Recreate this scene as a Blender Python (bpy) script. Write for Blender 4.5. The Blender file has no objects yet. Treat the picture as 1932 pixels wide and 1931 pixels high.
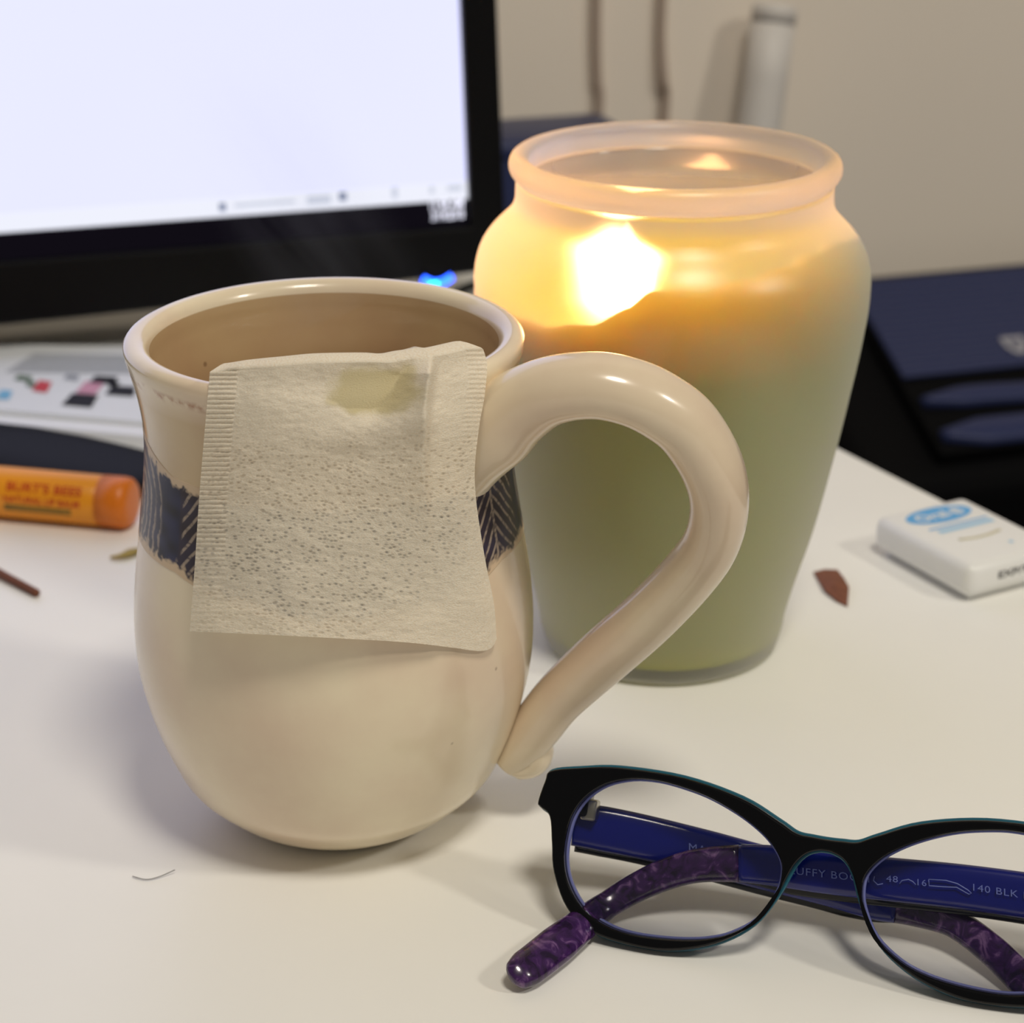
import bpy, bmesh, math, random
import numpy as np
from mathutils import Vector

sc = bpy.context.scene
C = sc.collection
R = math.radians
random.seed(4)
rng = np.random.default_rng(7)

# ------------------------------------------------------------------ camera
CAM_H, PITCH, FPX, CX, CY = 0.238, R(22.5), 3800.0, 966.0, 965.5
cd = bpy.data.cameras.new('camera')
cam = bpy.data.objects.new('camera', cd)
C.objects.link(cam)
cam.location = (0, 0, CAM_H)
cam.rotation_euler = (R(90) - PITCH, 0, 0)
cd.sensor_width = 36.0
cd.lens = FPX / 1932 * 36
cd.clip_start = 0.01
cd.dof.use_dof = True
cd.dof.focus_distance = 0.398
cd.dof.aperture_fstop = 17.0
cd.dof.aperture_blades = 6
sc.camera = cam

# ------------------------------------------------------------------ world, lamps, exposure
world = bpy.data.worlds.new('room_air')
sc.world = world
world.use_nodes = True
world.node_tree.nodes['Background'].inputs[0].default_value = (1.0, 0.96, 0.89, 1)
world.node_tree.nodes['Background'].inputs[1].default_value = 0.125


def area(name, loc, target, size, watts, col):
    ld = bpy.data.lights.new(name, 'AREA')
    ld.shape = 'DISK'
    ld.size = size
    ld.energy = watts
    ld.color = col
    o = bpy.data.objects.new(name, ld)
    C.objects.link(o)
    o.location = loc
    o.rotation_euler = (Vector(target) - Vector(loc)).to_track_quat('-Z', 'Y').to_euler()
    return o


area('room_lamp', (1.15, -0.10, 1.05), (-0.02, 0.42, 0.05), 0.16, 5.2, (1.0, 0.93, 0.81))
area('ceiling_lamp', (0.26, -0.22, 1.50), (0, 0.42, 0), 0.36, 11.5, (1.0, 0.93, 0.81))
vs = sc.view_settings
vs.view_transform = 'Standard'
vs.look = 'None'
vs.gamma = 1.0
vs.use_curve_mapping = False
vs.exposure = 0.0
SCREEN = 1.0
FLAME = 42.0

# ------------------------------------------------------------------ pixel -> point helpers
cam_c = np.array([0, 0, CAM_H])
fw = np.array([0, math.cos(PITCH), -math.sin(PITCH)])
upv = np.array([0, math.sin(PITCH), math.cos(PITCH)])
rtv = np.array([1.0, 0, 0])


def ray(x, y):
    return fw + rtv * (x - CX) / FPX - upv * (y - CY) / FPX


def at(x, y, z=0.0):
    d = ray(x, y)
    return cam_c + d * (z - CAM_H) / d[2]


def aty(x, y, Y):
    d = ray(x, y)
    return cam_c + d * Y / d[1]


def onplane(x, y, O, N):
    d = ray(x, y)
    return cam_c + d * ((O - cam_c) @ N) / (d @ N)


# ------------------------------------------------------------------ object helpers
def tag(o, label=None, cat=None, group=None, kind=None):
    if label: o['label'] = label
    if cat: o['category'] = cat
    if group: o['group'] = group
    if kind: o['kind'] = kind
    return o


def thing(name, loc, label, cat, group=None):
    o = bpy.data.objects.new(name, None)
    o.empty_display_size = 0.01
    C.objects.link(o)
    o.location = loc
    return tag(o, label, cat, group)


def wloc(o):
    v = Vector((0, 0, 0))
    while o is not None:
        v += o.location
        o = o.parent
    return v


def mesh_obj(name, verts, faces, mats, parent=None, smooth=True, origin=None, mat_idx=None):
    """verts are world points; the object's origin is its parent's origin (or the given one)"""
    base = np.array(wloc(parent)) if parent else np.array(origin if origin is not None else (0, 0, 0))
    me = bpy.data.meshes.new(name)
    v = np.asarray(verts, float) - base
    me.from_pydata([tuple(p) for p in v], [], [tuple(int(i) for i in f) for f in faces])
    if not isinstance(mats, (list, tuple)): mats = [mats]
    for m in mats: me.materials.append(m)
    if mat_idx is not None: me.polygons.foreach_set('material_index', np.asarray(mat_idx, np.int32))
    me.polygons.foreach_set('use_smooth', np.full(len(me.polygons), smooth))
    me.update()
    o = bpy.data.objects.new(name, me)
    C.objects.link(o)
    if parent: o.parent = parent
    else: o.location = tuple(base)
    return o


def grid_faces(nu, nv, wrap=False, flip=False):
    """index = row*nu + col; rows nv"""
    out = []
    for j in range(nv - 1):
        for i in range(nu if wrap else nu - 1):
            a = j * nu + i; b = j * nu + (i + 1) % nu
            q = (a, b, b + nu, a + nu)
            out.append(q[::-1] if flip else q)
    return out


def revolve(prof, center, n=128, shear=(0, 0)):
    """prof rows (z, r) -> verts, faces. outward normals when z ascends"""
    ph = np.linspace(0, 2 * np.pi, n, endpoint=False)
    V = []
    for z, r in prof:
        V.append(np.stack([center[0] + r * np.cos(ph) + shear[0] * z, center[1] + r * np.sin(ph), np.full(n, center[2] + z)], 1))
    return np.concatenate(V), grid_faces(n, len(prof), True)


def hermite(zk, rk, z):
    zk = np.asarray(zk, float); rk = np.asarray(rk, float); z = np.asarray(z, float)
    m = np.gradient(rk, zk)
    i = np.clip(np.searchsorted(zk, z) - 1, 0, len(zk) - 2)
    h = zk[i + 1] - zk[i]; t = (z - zk[i]) / h
    return (2*t**3-3*t**2+1)*rk[i]+(t**3-2*t**2+t)*h*m[i]+(-2*t**3+3*t**2)*rk[i+1]+(t**3-t**2)*h*m[i+1]


def catmull(P, n=8, closed=False):
    P = np.asarray(P, float); N = len(P); out = []
    rngi = range(N if closed else N - 1)
    for i in rngi:
        if closed: p0, p1, p2, p3 = P[(i-1) % N], P[i], P[(i+1) % N], P[(i+2) % N]
        else: p0, p1, p2, p3 = P[max(i-1, 0)], P[i], P[i+1], P[min(i+2, N-1)]
        for k in range(n):
            t = k / n
            out.append(0.5*((2*p1)+(-p0+p2)*t+(2*p0-5*p1+4*p2-p3)*t*t+(-p0+3*p1-3*p2+p3)*t**3))
    if not closed: out.append(P[-1])
    return np.array(out)


def sweep(path, side, half_a, half_b, n=20, power=2.0, caps=True):
    """path Nx3, side Nx3 unit vectors (direction of half_a), half_b along T x side.  superellipse section"""
    path = np.asarray(path, float); N = len(path)
    T = np.gradient(path, axis=0); T /= np.linalg.norm(T, axis=1)[:, None]
    S = np.asarray(side, float); S = S - T * np.sum(S*T, 1)[:, None]; S /= np.linalg.norm(S, axis=1)[:, None]
    B = np.cross(T, S)
    ph = np.linspace(0, 2*np.pi, n, endpoint=False)
    c, s = np.cos(ph), np.sin(ph)
    e = 2.0 / power
    cc = np.sign(c) * np.abs(c)**e; ss = np.sign(s) * np.abs(s)**e
    half_a = np.broadcast_to(half_a, (N,)); half_b = np.broadcast_to(half_b, (N,))
    V = path[:, None, :] + S[:, None, :] * (half_a[:, None]*cc)[:, :, None] + B[:, None, :] * (half_b[:, None]*ss)[:, :, None]
    V = V.reshape(-1, 3)
    F = grid_faces(n, N, True)
    if caps:
        F = list(F) + [tuple(range(n))[::-1], tuple(range((N-1)*n, N*n))]
    return V, F


def rbox(c, ex, ey, ez, hx, hy, hz, r, seg=4):
    """rounded box verts/faces: centre c, axes ex ey ez, half sizes, corner radius"""
    bm = bmesh.new()
    bmesh.ops.create_cube(bm, size=2.0)
    for v in bm.verts: v.co = Vector((v.co.x*hx, v.co.y*hy, v.co.z*hz))
    if r > 0:
        bmesh.ops.bevel(bm, geom=list(bm.edges), offset=r, segments=seg, profile=0.5, affect='EDGES')
    bm.verts.index_update()
    ex, ey, ez, c = [np.asarray(a, float) for a in (ex, ey, ez, c)]
    V = np.array([c + ex*v.co.x + ey*v.co.y + ez*v.co.z for v in bm.verts])
    F = [[v.index for v in f.verts] for f in bm.faces]
    bm.free()
    return V, F


def prism(poly, O, ex, ey, ez, z0, z1):
    """poly 2D in (ex,ey), extruded along ez from z0 to z1"""
    n = len(poly); O = np.asarray(O, float)
    V = [O + np.asarray(ex)*a + np.asarray(ey)*b + np.asarray(ez)*z0 for a, b in poly] + \
        [O + np.asarray(ex)*a + np.asarray(ey)*b + np.asarray(ez)*z1 for a, b in poly]
    F = [tuple(range(n))[::-1], tuple(range(n, 2*n))] + [(i, (i+1) % n, n+(i+1) % n, n+i) for i in range(n)]
    return np.array(V), F


def eval_mesh(curve):
    o = bpy.data.objects.new('tmp', curve)
    C.objects.link(o)
    dg = bpy.context.evaluated_depsgraph_get()
    me = bpy.data.meshes.new_from_object(o.evaluated_get(dg))
    V = np.array([v.co[:] for v in me.vertices]); F = [tuple(p.vertices) for p in me.polygons]
    bpy.data.objects.remove(o); bpy.data.meshes.remove(me)
    return V, F


def text_mesh(body, size, extrude=0.0, bold=0.0, spacing=1.0):
    cu = bpy.data.curves.new('tmp_text', 'FONT')
    cu.body = body; cu.size = size; cu.extrude = extrude; cu.offset = bold; cu.space_character = spacing
    cu.resolution_u = 3
    V, F = eval_mesh(cu)
    bpy.data.curves.remove(cu)
    return V, F


def shape_mesh(loops, depth, bevel=0.0, seg=2):
    cu = bpy.data.curves.new('tmp_shape', 'CURVE')
    cu.dimensions = '2D'; cu.fill_mode = 'BOTH'; cu.extrude = depth; cu.bevel_depth = bevel; cu.bevel_resolution = seg
    cu.offset = -bevel
    for lp in loops:
        sp = cu.splines.new('POLY'); sp.points.add(len(lp)-1); sp.use_cyclic_u = True
        for p, q in zip(sp.points, lp): p.co = (q[0], q[1], 0, 1)
    V, F = eval_mesh(cu)
    bpy.data.curves.remove(cu)
    return V, F


# ------------------------------------------------------------------ material helpers
def nt(name):
    m = bpy.data.materials.new(name); m.use_nodes = True
    t = m.node_tree
    return m, t, t.nodes['Principled BSDF'], t.nodes['Material Output']


def col4(c): return (c[0], c[1], c[2], 1)


def srgb(r, g, b):
    f = lambda c: (c/255)/12.92 if c/255 <= .04045 else ((c/255+.055)/1.055)**2.4
    return (f(r), f(g), f(b))


def plain(name, c, rough=0.5, metal=0.0, coat=0.0, spec=0.5, noise=0.0, scale=200, bump=0.0):
    m, t, p, out = nt(name)
    p.inputs['Base Color'].default_value = col4(c)
    p.inputs['Roughness'].default_value = rough
    p.inputs['Metallic'].default_value = metal
    p.inputs['Coat Weight'].default_value = coat
    p.inputs['Coat Roughness'].default_value = 0.05
    p.inputs['Specular IOR Level'].default_value = spec
    if noise or bump:
        tc = t.nodes.new('ShaderNodeTexCoord'); n = t.nodes.new('ShaderNodeTexNoise')
        n.inputs['Scale'].default_value = scale; n.inputs['Detail'].default_value = 4
        t.links.new(tc.outputs['Object'], n.inputs['Vector'])
        if noise:
            mx = t.nodes.new('ShaderNodeMix'); mx.data_type = 'RGBA'
            mx.inputs[6].default_value = col4([x*(1-noise) for x in c]); mx.inputs[7].default_value = col4([min(1, x*(1+noise)) for x in c])
            t.links.new(n.outputs['Fac'], mx.inputs[0]); t.links.new(mx.outputs[2], p.inputs['Base Color'])
        if bump:
            b = t.nodes.new('ShaderNodeBump'); b.inputs['Strength'].default_value = bump; b.inputs['Distance'].default_value = 0.001
            t.links.new(n.outputs['Fac'], b.inputs['Height']); t.links.new(b.outputs['Normal'], p.inputs['Normal'])
    return m


def emit(name, c, s):
    m, t, p, out = nt(name)
    e = t.nodes.new('ShaderNodeEmission'); e.inputs[0].default_value = col4(c); e.inputs[1].default_value = s
    t.links.new(e.outputs[0], out.inputs[0])
    return m


M = {}
M['desk'] = plain('white_laminate', srgb(246, 245, 240), rough=0.42, noise=0.02, scale=30)
M['wall'] = plain('beige_wall_paint', srgb(250, 239, 225), rough=0.9, noise=0.03, scale=6, bump=0.05)
M['floor'] = plain('dark_carpet', srgb(40, 38, 40), rough=1.0, noise=0.3, scale=300)
M['black_plastic'] = plain('black_plastic', srgb(8, 7, 11), rough=0.5, spec=0.12)
M['case_black'] = plain('matte_black_plastic', srgb(8, 8, 10), rough=0.7, spec=0.08)
M['rib'] = plain('dark_navy_plastic', srgb(44, 52, 92), rough=0.4, spec=0.3)
M['silver'] = plain('silver_badge_metal', srgb(200, 202, 215), rough=0.3, metal=0.6)
M['badge_dark'] = plain('grey_badge_ink', srgb(110, 112, 130), rough=0.4)
M['white_plastic'] = plain('white_plastic', srgb(238, 238, 236), rough=0.35)
M['tube_white'] = plain('white_tube_plastic', srgb(225, 220, 215), rough=0.5)
M['cable'] = plain('grey_cable_rubber', srgb(188, 170, 156), rough=0.7)
M['black_cable'] = plain('black_cable_rubber', srgb(25, 25, 25), rough=0.7)
M['paper'] = plain('white_printer_paper', srgb(232, 234, 238), rough=0.85, noise=0.02, scale=100)
M['newsprint'] = plain('printed_paper', srgb(225, 228, 232), rough=0.8, noise=0.02, scale=100)
M['ink_black'] = plain('black_printing_ink', srgb(22, 20, 28), rough=0.7)
M['ink_grey'] = plain('grey_printing_ink', srgb(150, 155, 165), rough=0.8)
M['ink_pink'] = plain('pink_printing_ink', srgb(205, 150, 172), rough=0.7)
M['ink_red'] = plain('red_printing_ink', srgb(200, 70, 80), rough=0.7)
M['ink_blue'] = plain('blue_printing_ink', srgb(120, 180, 215), rough=0.7)
M['ink_green'] = plain('green_printing_ink', srgb(95, 115, 95), rough=0.7)

# ================================================================== ROOM SHELL
w73 = np.array([math.sin(R(73)), math.cos(R(73)), 0]); n73 = np.array([w73[1], -w73[0], 0])   # n73 faces the viewer
FLOOR_Z = -0.73
wall_p = np.array([0.19, 1.075, 0])
V, F = rbox(wall_p - n73*0.05 + np.array([0, 0, 0.42]), w73, -n73, (0, 0, 1), 2.2, 0.05, 1.15, 0)
tag(mesh_obj('wall_back', V, F, M['wall'], smooth=False), kind='structure')
V, F = rbox((0, 0.3, FLOOR_Z-0.02), (1, 0, 0), (0, 1, 0), (0, 0, 1), 2.5, 2.2, 0.02, 0)
tag(mesh_obj('floor', V, F, M['floor'], smooth=False), kind='structure')

# ================================================================== DESK
e0 = at(1577, 841); e1 = at(1735, 921); ed = (e0 - e1)[:2]; ed /= np.linalg.norm(ed)
near = e0[:2] - ed*0.80
wall_at = lambda x: wall_p[1] + (x - wall_p[0])*w73[1]/w73[0] - 0.006
kf = 0.3
for _ in range(30):
    kf -= (e0[1] + ed[1]*kf - wall_at(e0[0] + ed[0]*kf))/(ed[1] - ed[0]*w73[1]/w73[0])
far = e0[:2] + ed*kf
desk = thing('desk', (0, 0.4, 0), 'white laminate desk everything stands on, its edge running diagonally past the jar', 'desk')
poly = [(near[0], near[1]), (far[0], far[1]), (-0.95, wall_at(-0.95)), (-0.95, near[1])]
poly = poly[::-1] if False else poly
V, F = prism(poly, (0, 0, 0), (1, 0, 0), (0, 1, 0), (0, 0, 1), -0.024, 0.0)
o = mesh_obj('tabletop', V, F, M['desk'], desk, smooth=False)
bv = o.modifiers.new('soft_edge', 'BEVEL'); bv.width = 0.0015; bv.segments = 3; bv.limit_method = 'ANGLE'
for (x, y) in ((near[0]-0.08, near[1]+0.06), (-0.15, 0.75), (-0.9, near[1]+0.06), (-0.9, wall_at(-0.9)-0.06)):
    V, F = rbox((x, y, (FLOOR_Z-0.024)/2), (1, 0, 0), (0, 1, 0), (0, 0, 1), 0.02, 0.02, (-0.024-FLOOR_Z)/2, 0.003, 2)
    mesh_obj('leg', V, F, M['white_plastic'], desk)

# ================================================================== MONITOR
tilt = R(7)
mon_O = aty(883, 376, 0.772)                       # lower right corner of the lit part
mu = np.array([0, 0, math.cos(tilt)]) - n73*math.sin(tilt)
mN = np.cross(w73, mu)                             # toward the viewer
if mN @ (cam_c - mon_O) < 0: mN = -mN


def mon(x, y):
    P = onplane(x, y, mon_O, mN); return (P-mon_O) @ w73, (P-mon_O) @ mu


def mon_world(V): return np.array([mon_O + w73*a + mu*b + mN*c for a, b, c in V])


monitor = thing('computer_monitor', tuple(mon_O - np.array([0, 0, mon_O[2]]) - w73*0.26 - n73*0.05), 'black computer monitor with a lit white screen behind the mug', 'monitor')
WIDTH = 0.62
s_r, _ = mon(944, 250); _, t_b = mon(883, 509)
bot = lambda s: t_b - 0.006*(1-((s+WIDTH/2)/(WIDTH/2))**2) - 0.001
H_SCR = 0.36
outer = [(s_r, t_b+0.003), (s_r, H_SCR+0.02), (-WIDTH-s_r, H_SCR+0.02), (-WIDTH-s_r, t_b+0.003)]
outer += [(-WIDTH-s_r+0.003, t_b)] + [(s, bot(s)) for s in np.linspace(-WIDTH, 0, 25)] + [(s_r-0.003, t_b)]
scr_lo = mon(883, 425)[1]
hole = [(0.0, scr_lo), (0.0, H_SCR), (-WIDTH, H_SCR), (-WIDTH, scr_lo)]
V, F = shape_mesh([outer, hole], 0.010, 0.0015, 2)
V = V + np.array([0, 0, -0.0085])
M['bezel'] = plain('glossy_black_bezel', srgb(5, 5, 7), rough=0.35, spec=0.2)
mesh_obj('bezel', mon_world(V), F, M['bezel'], monitor, smooth=False)
V, F = rbox((-WIDTH/2, H_SCR/2-0.01, -0.032), (1, 0, 0), (0, 1, 0), (0, 0, 1), WIDTH/2, H_SCR/2+0.02, 0.014, 0.004, 3)
mesh_obj('back_shell', mon_world(V), F, M['black_plastic'], monitor)
# lit panel
m, t, p, out = nt('lit_white_screen')
e = t.nodes.new('ShaderNodeEmission'); e.inputs[1].default_value = SCREEN
tc = t.nodes.new('ShaderNodeTexCoord'); nz = t.nodes.new('ShaderNodeTexNoise'); nz.inputs['Scale'].default_value = 6
mx = t.nodes.new('ShaderNodeMix'); mx.data_type = 'RGBA'
mx.inputs[6].default_value = (0.80, 0.81, 1.15, 1); mx.inputs[7].default_value = (0.85, 0.87, 1.20, 1)
t.links.new(tc.outputs['Object'], nz.inputs['Vector']); t.links.new(nz.outputs['Fac'], mx.inputs[0])
t.links.new(mx.outputs[2], e.inputs[0]); t.links.new(e.outputs[0], out.inputs[0])
M['screen'] = m
M['taskbar'] = emit('dark_taskbar_pixels', srgb(16, 13, 20), 1.0)
M['clock'] = emit('clock_digits_pixels', srgb(235, 235, 252), 1.5)
M['statusbar'] = emit('status_bar_pixels', srgb(240, 242, 254), 1.0)
M['icon'] = emit('grey_icon_pixels', srgb(120, 130, 160), 1.0)
M['icon_soft'] = emit('pale_icon_pixels', srgb(205, 210, 226), 1.0)


def quad_local(a0, b0, a1, b1, c): return np.array([(a0, b0, c), (a1, b0, c), (a1, b1, c), (a0, b1, c)])


screen = mesh_obj('screen', mon_world(quad_local(-WIDTH, 0, 0, H_SCR, -0.0010)), [(0, 1, 2, 3)], M['screen'], monitor, smooth=False)
tb = mesh_obj('taskbar', mon_world(quad_local(-WIDTH, scr_lo, 0, 0, -0.0010)), [(0, 1, 2, 3)], M['taskbar'], monitor, smooth=False)
mesh_obj('status_bar', mon_world(quad_local(-WIDTH, 0, 0, 0.0072, -0.0006)), [(0, 1, 2, 3)], M['statusbar'], screen, smooth=False)
for (x, y, wd, hg, mt) in ((420, 391, .0022, .0026, 'icon'), (602, 377, .0080, .0028, 'icon_soft'), (647, 371, .0026, .0028, 'icon'), (745, 364, .0020, .0036, 'icon_soft'), (858, 355, .0050, .0018, 'icon_soft'), (815, 359, .0016, .0024, 'icon_soft'), (500, 384, .020, .0012, 'icon_soft')):
    a, b = mon(x, y); wd *= 1.16; hg *= 1.16
    mesh_obj('toolbar_icon', mon_world(quad_local(a-wd/2, b-hg/2, a+wd/2, b+hg/2, -0.0003)), [(0, 1, 2, 3)], M[mt], screen, smooth=False)
for body, x0, y0, x1 in (('11:58 AM', 813, 397, 875), ('3/14/2018', 815, 417, 876)):
    V, F = text_mesh(body, 1.0, bold=0.018)
    V[:, :2] -= V[:, :2].min(0); a0, b0 = mon(x0, y0); a1, _ = mon(x1, y0)
    k = (a1-a0)/V[:, 0].max()
    kv = 0.0037/V[:, 1].max()
    V = np.stack([a0+V[:, 0]*k, b0+V[:, 1]*kv, np.full(len(V), -0.0004)], 1)
    mesh_obj('clock_text', mon_world(V), F, M['clock'], tb, smooth=False)
# power light on the lower edge of the bezel
M['led'] = emit('blue_power_light', (0.02, 0.10, 1.0), 6.0)
M['led_core'] = emit('cyan_power_light_core', (0.03, 0.75, 1.0), 5.0)
a, b = mon(822, 526)
pts = catmull([mon(793, 524)+(0.004,), mon(812, 532)+(0.004,), mon(832, 529)+(0.004,), mon(848, 519)+(0.004,)], 5)
Vp = mon_world(pts)
V, F = sweep(Vp, np.tile(mu, (len(Vp), 1)), 0.0015, 0.001, 10)
led = mesh_obj('power_light', V, F, M['led'], monitor)
V, F = rbox(mon_world([(mon(812, 533)[0], mon(812, 533)[1], 0.0055)])[0], w73, mu, mN, 0.0018, 0.0009, 0.0004, 0.0003, 2)
mesh_obj('light_core', V, F, M['led_core'], led)
V, F = rbox(mon_world([(mon(820, 522)[0], mon(820, 522)[1]+0.001, 0.0012)])[0], w73, mu, mN, 0.006, 0.0035, 0.0025, 0.001, 2)
mesh_obj('power_button', V, F, M['black_plastic'], monitor)
# stand: out of frame to the left
sb = mon_O - w73*0.32 - n73*0.12
V, F = rbox((sb[0], sb[1], 0.007), w73, -n73, (0, 0, 1), 0.09, 0.065, 0.007, 0.004, 3)
mesh_obj('stand_base', V, F, M['black_plastic'], monitor)
V, F = rbox((sb[0], sb[1], 0.07), w73, -n73, (0, 0, 1), 0.03, 0.012, 0.06, 0.004, 3)
mesh_obj('stand_neck', V, F, M['black_plastic'], monitor)

# ================================================================== DARK BOX standing behind the desk edge
spc = np.array([0.016, 0.915, FLOOR_Z])
sp = thing('storage_box', tuple(spc), 'dark navy box half hidden between the monitor and the jar rim', 'box')
hb = (0.048 - FLOOR_Z)/2
V, F = rbox(spc + np.array([0, 0, hb]), w73, -n73, (0, 0, 1), 0.034, 0.024, hb, 0.006, 4)
mesh_obj('body', V, F, M['rib'], sp)
V, F = rbox(spc + np.array([0, 0, 2*hb - 0.004]), w73, -n73, (0, 0, 1), 0.0355, 0.0255, 0.005, 0.004, 3)
mesh_obj('lid', V, F, M['rib'], sp)
# thin cable on the desk behind the monitor
pp = [at(800, 575, .0022), at(835, 566, .0022), at(858, 554, .0022), at(878, 543, .0022), at(905, 534, .0022)]
V, F = sweep(catmull(pp, 6), np.tile([0, 0, 1.0], (25, 1)), 0.002, 0.002, 8)
tag(mesh_obj('desk_cable', V, F, M['black_cable'], origin=pp[1]), 'thin black cable lying on the desk under the right end of the monitor', 'cable')

# ================================================================== RIBBED BLACK CASE beside the desk
A = aty(1640, 600, 1.0); B = aty(1790, 855, 0.912)
sl = (A-B); sl /= np.linalg.norm(sl); pN = np.cross(w73, sl); pN = pN if pN[2] > 0 else -pN
case_len = 0.42


def cs(x, y):
    P = onplane(x, y, B, pN); return (P-B) @ w73, (P-B) @ sl


top_t = cs(1790, 508)[1]
pc = thing('ribbed_case', (float(B[0]+0.2), float(B[1]+0.05), FLOOR_Z), 'large black case with ribbed sloping top and silver badge, standing beside the desk', 'case')
Tt = B + sl*top_t
dB, dT = B @ -n73, Tt @ -n73
sec = [(dB-0.006, B[2]-0.012), (dT, Tt[2]-0.006), (dT+0.002, FLOOR_Z+0.002), (dB-0.006, FLOOR_Z+0.002)]
V, F = prism(sec, w73*(B @ w73), -n73, (0, 0, 1), w73, -0.045, case_len)
o = mesh_obj('body', V, F, M['case_black'], pc, smooth=False)
bv = o.modifiers.new('soft_edge', 'BEVEL'); bv.width = 0.012; bv.segments = 4; bv.limit_method = 'ANGLE'


def slope_world(V): return np.array([B + w73*a + sl*b + pN*c for a, b, c in V])


V, F = rbox((case_len/2-0.004, top_t/2, -0.004), (1, 0, 0), (0, 1, 0), (0, 0, 1), case_len/2, top_t/2, 0.004, 0.002, 2)
mesh_obj('sloping_panel', slope_world(V), F, M['case_black'], pc)
# fine ribs on the upper part
y_rib = np.linspace(528, 702, 15)
first = None
for yy in y_rib:
    b = cs(1790, yy)[1]
    V, F = rbox((case_len/2-0.004, b, 0.0012), (1, 0, 0), (0, 1, 0), (0, 0, 1), case_len/2-0.002, 0.0026, 0.0016, 0.0012, 2)
    mesh_obj('rib', slope_world(V), F, M['rib'], pc)
for y0, y1 in ((742, 778), (802, 853)):
    b0, b1 = cs(1790, y1)[1], cs(1790, y0)[1]
    n = 60; a = np.linspace(0.0, case_len-0.004, n)
    path = np.stack([a, (b0+b1)/2 + 0.0012*np.sin(a*60)*(1 if y0 < 780 else 0.3), np.full(n, 0.0015)], 1)
    hb = (b1-b0)/2*np.clip(np.minimum(1, 0.35+a*30), 0, 1)
    W = slope_world(path)
    V, F = sweep(W, np.tile(sl, (n, 1)), hb, 0.004, 14, 2.4)
    mesh_obj('louvre', V, F, M['rib'], pc)
# shield badge
ba, bb = cs(1912, 662)
sh = [(-.0064, .0062), (.0064, .0062), (.0058, -.0005), (.003, -.0052), (0, -.0068), (-.003, -.0052), (-.0058, -.0005)]
V, F = prism(sh, (ba, bb, 0), (1, 0, 0), (0, 1, 0), (0, 0, 1), 0.002, 0.0042)
bad = mesh_obj('badge', slope_world(V), F, M['silver'], pc, smooth=False)
V, F = prism([(-.0040, .0040), (.0040, .0040), (.0036, 0), (0, -.0042), (-.0036, 0)], (ba, bb, 0), (1, 0, 0), (0, 1, 0), (0, 0, 1), 0.0040, 0.0045)
mesh_obj('badge_emblem', slope_world(V), F, M['badge_dark'], bad, smooth=False)

# ================================================================== TUBE AND CABLES AT THE WALL
def wallpt(x, y, off):
    return onplane(x, y, wall_p + n73*off, n73)


tp = wallpt(1462, 14, 0.022); tq = wallpt(1432, 240, 0.032); dirt = (tq-tp)/np.linalg.norm(tq-tp)
tlen = (tp[2]-(-0.30))/(-dirt[2]) if dirt[2] < 0 else 0.4
tube = thing('leaning_tube', tuple(tp + dirt*tlen), 'white round tube leaning against the beige wall behind the jar', 'tube')
path = np.array([tp + dirt*s for s in np.linspace(0, tlen, 12)])
V, F = sweep(path, np.tile(n73, (12, 1)), 0.0112, 0.0112, 28)
mesh_obj('shaft', V, F, M['tube_white'], tube)
path = np.array([tp - dirt*0.001, tp + dirt*0.001, tp + dirt*0.008])
V, F = sweep(path, np.tile(n73, (3, 1)), [0.0105, 0.0114, 0.0114], [0.0105, 0.0114, 0.0114], 28)
mesh_obj('end_cap', V, F, M['tube_white'], tube)
for xa, lab in ((1127, 'grey cable hanging straight down the wall nearer the monitor'), (1252, 'grey cable hanging down the wall nearer the leaning white tube')):
    P = [wallpt(xa+2, -160, .004), wallpt(xa, -60, .004), wallpt(xa-2 if xa < 1200 else xa-5, 60, .004), wallpt(xa, 150, .006 if xa > 1200 else .004), wallpt(xa+4, 180, .004), wallpt(xa, 260, .004), wallpt(xa, 420, .004), wallpt(xa, 700, .004)]
    P = catmull(P, 6)
    V, F = sweep(P, np.tile(n73, (len(P), 1)), 0.0026, 0.0026, 10)
    tag(mesh_obj('wall_cable', V, F, M['cable'], origin=P[-1]), lab, 'cable')

# ================================================================== PAPERS
def sheet(name, px, z0, z1, mat, label):
    P = [at(x, y, z1) for x, y in px]
    V = [(p[0], p[1], z0) for p in P] + [(p[0], p[1], z1) for p in P]
    F = [(3, 2, 1, 0), (4, 5, 6, 7), (0, 1, 5, 4), (1, 2, 6, 5), (2, 3, 7, 6), (3, 0, 4, 7)]
    return tag(mesh_obj(name, V, F, mat, smooth=False, origin=(P[0][0], P[0][1], z0)), label, 'paper')


under = sheet('paper_pad', [(-330, 765), (-60, 792), (430, 838), (390, 668), (-60, 662)], 0.0, 0.004, M['paper'], 'white blank pad of paper under the printed sheet, left of the mug') if False else \
    sheet('paper_pad', [(-330, 768), (430, 838), (390, 668), (-60, 662)], 0.0, 0.0045, M['paper'], 'white blank pad of paper under the printed sheet, left of the mug')
page = sheet('printed_sheet', [(-330, 747), (430, 809), (385, 654), (-20, 650)], 0.0047, 0.0062, M['newsprint'], 'printed white sheet with black, pink and red blocks on the pad')


def page_quad(name, pxs, mat):
    V = [at(x, y, 0.0065) for x, y in pxs]
    return mesh_obj(name, V, [tuple(range(len(V)))], mat, page, smooth=False)


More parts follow.
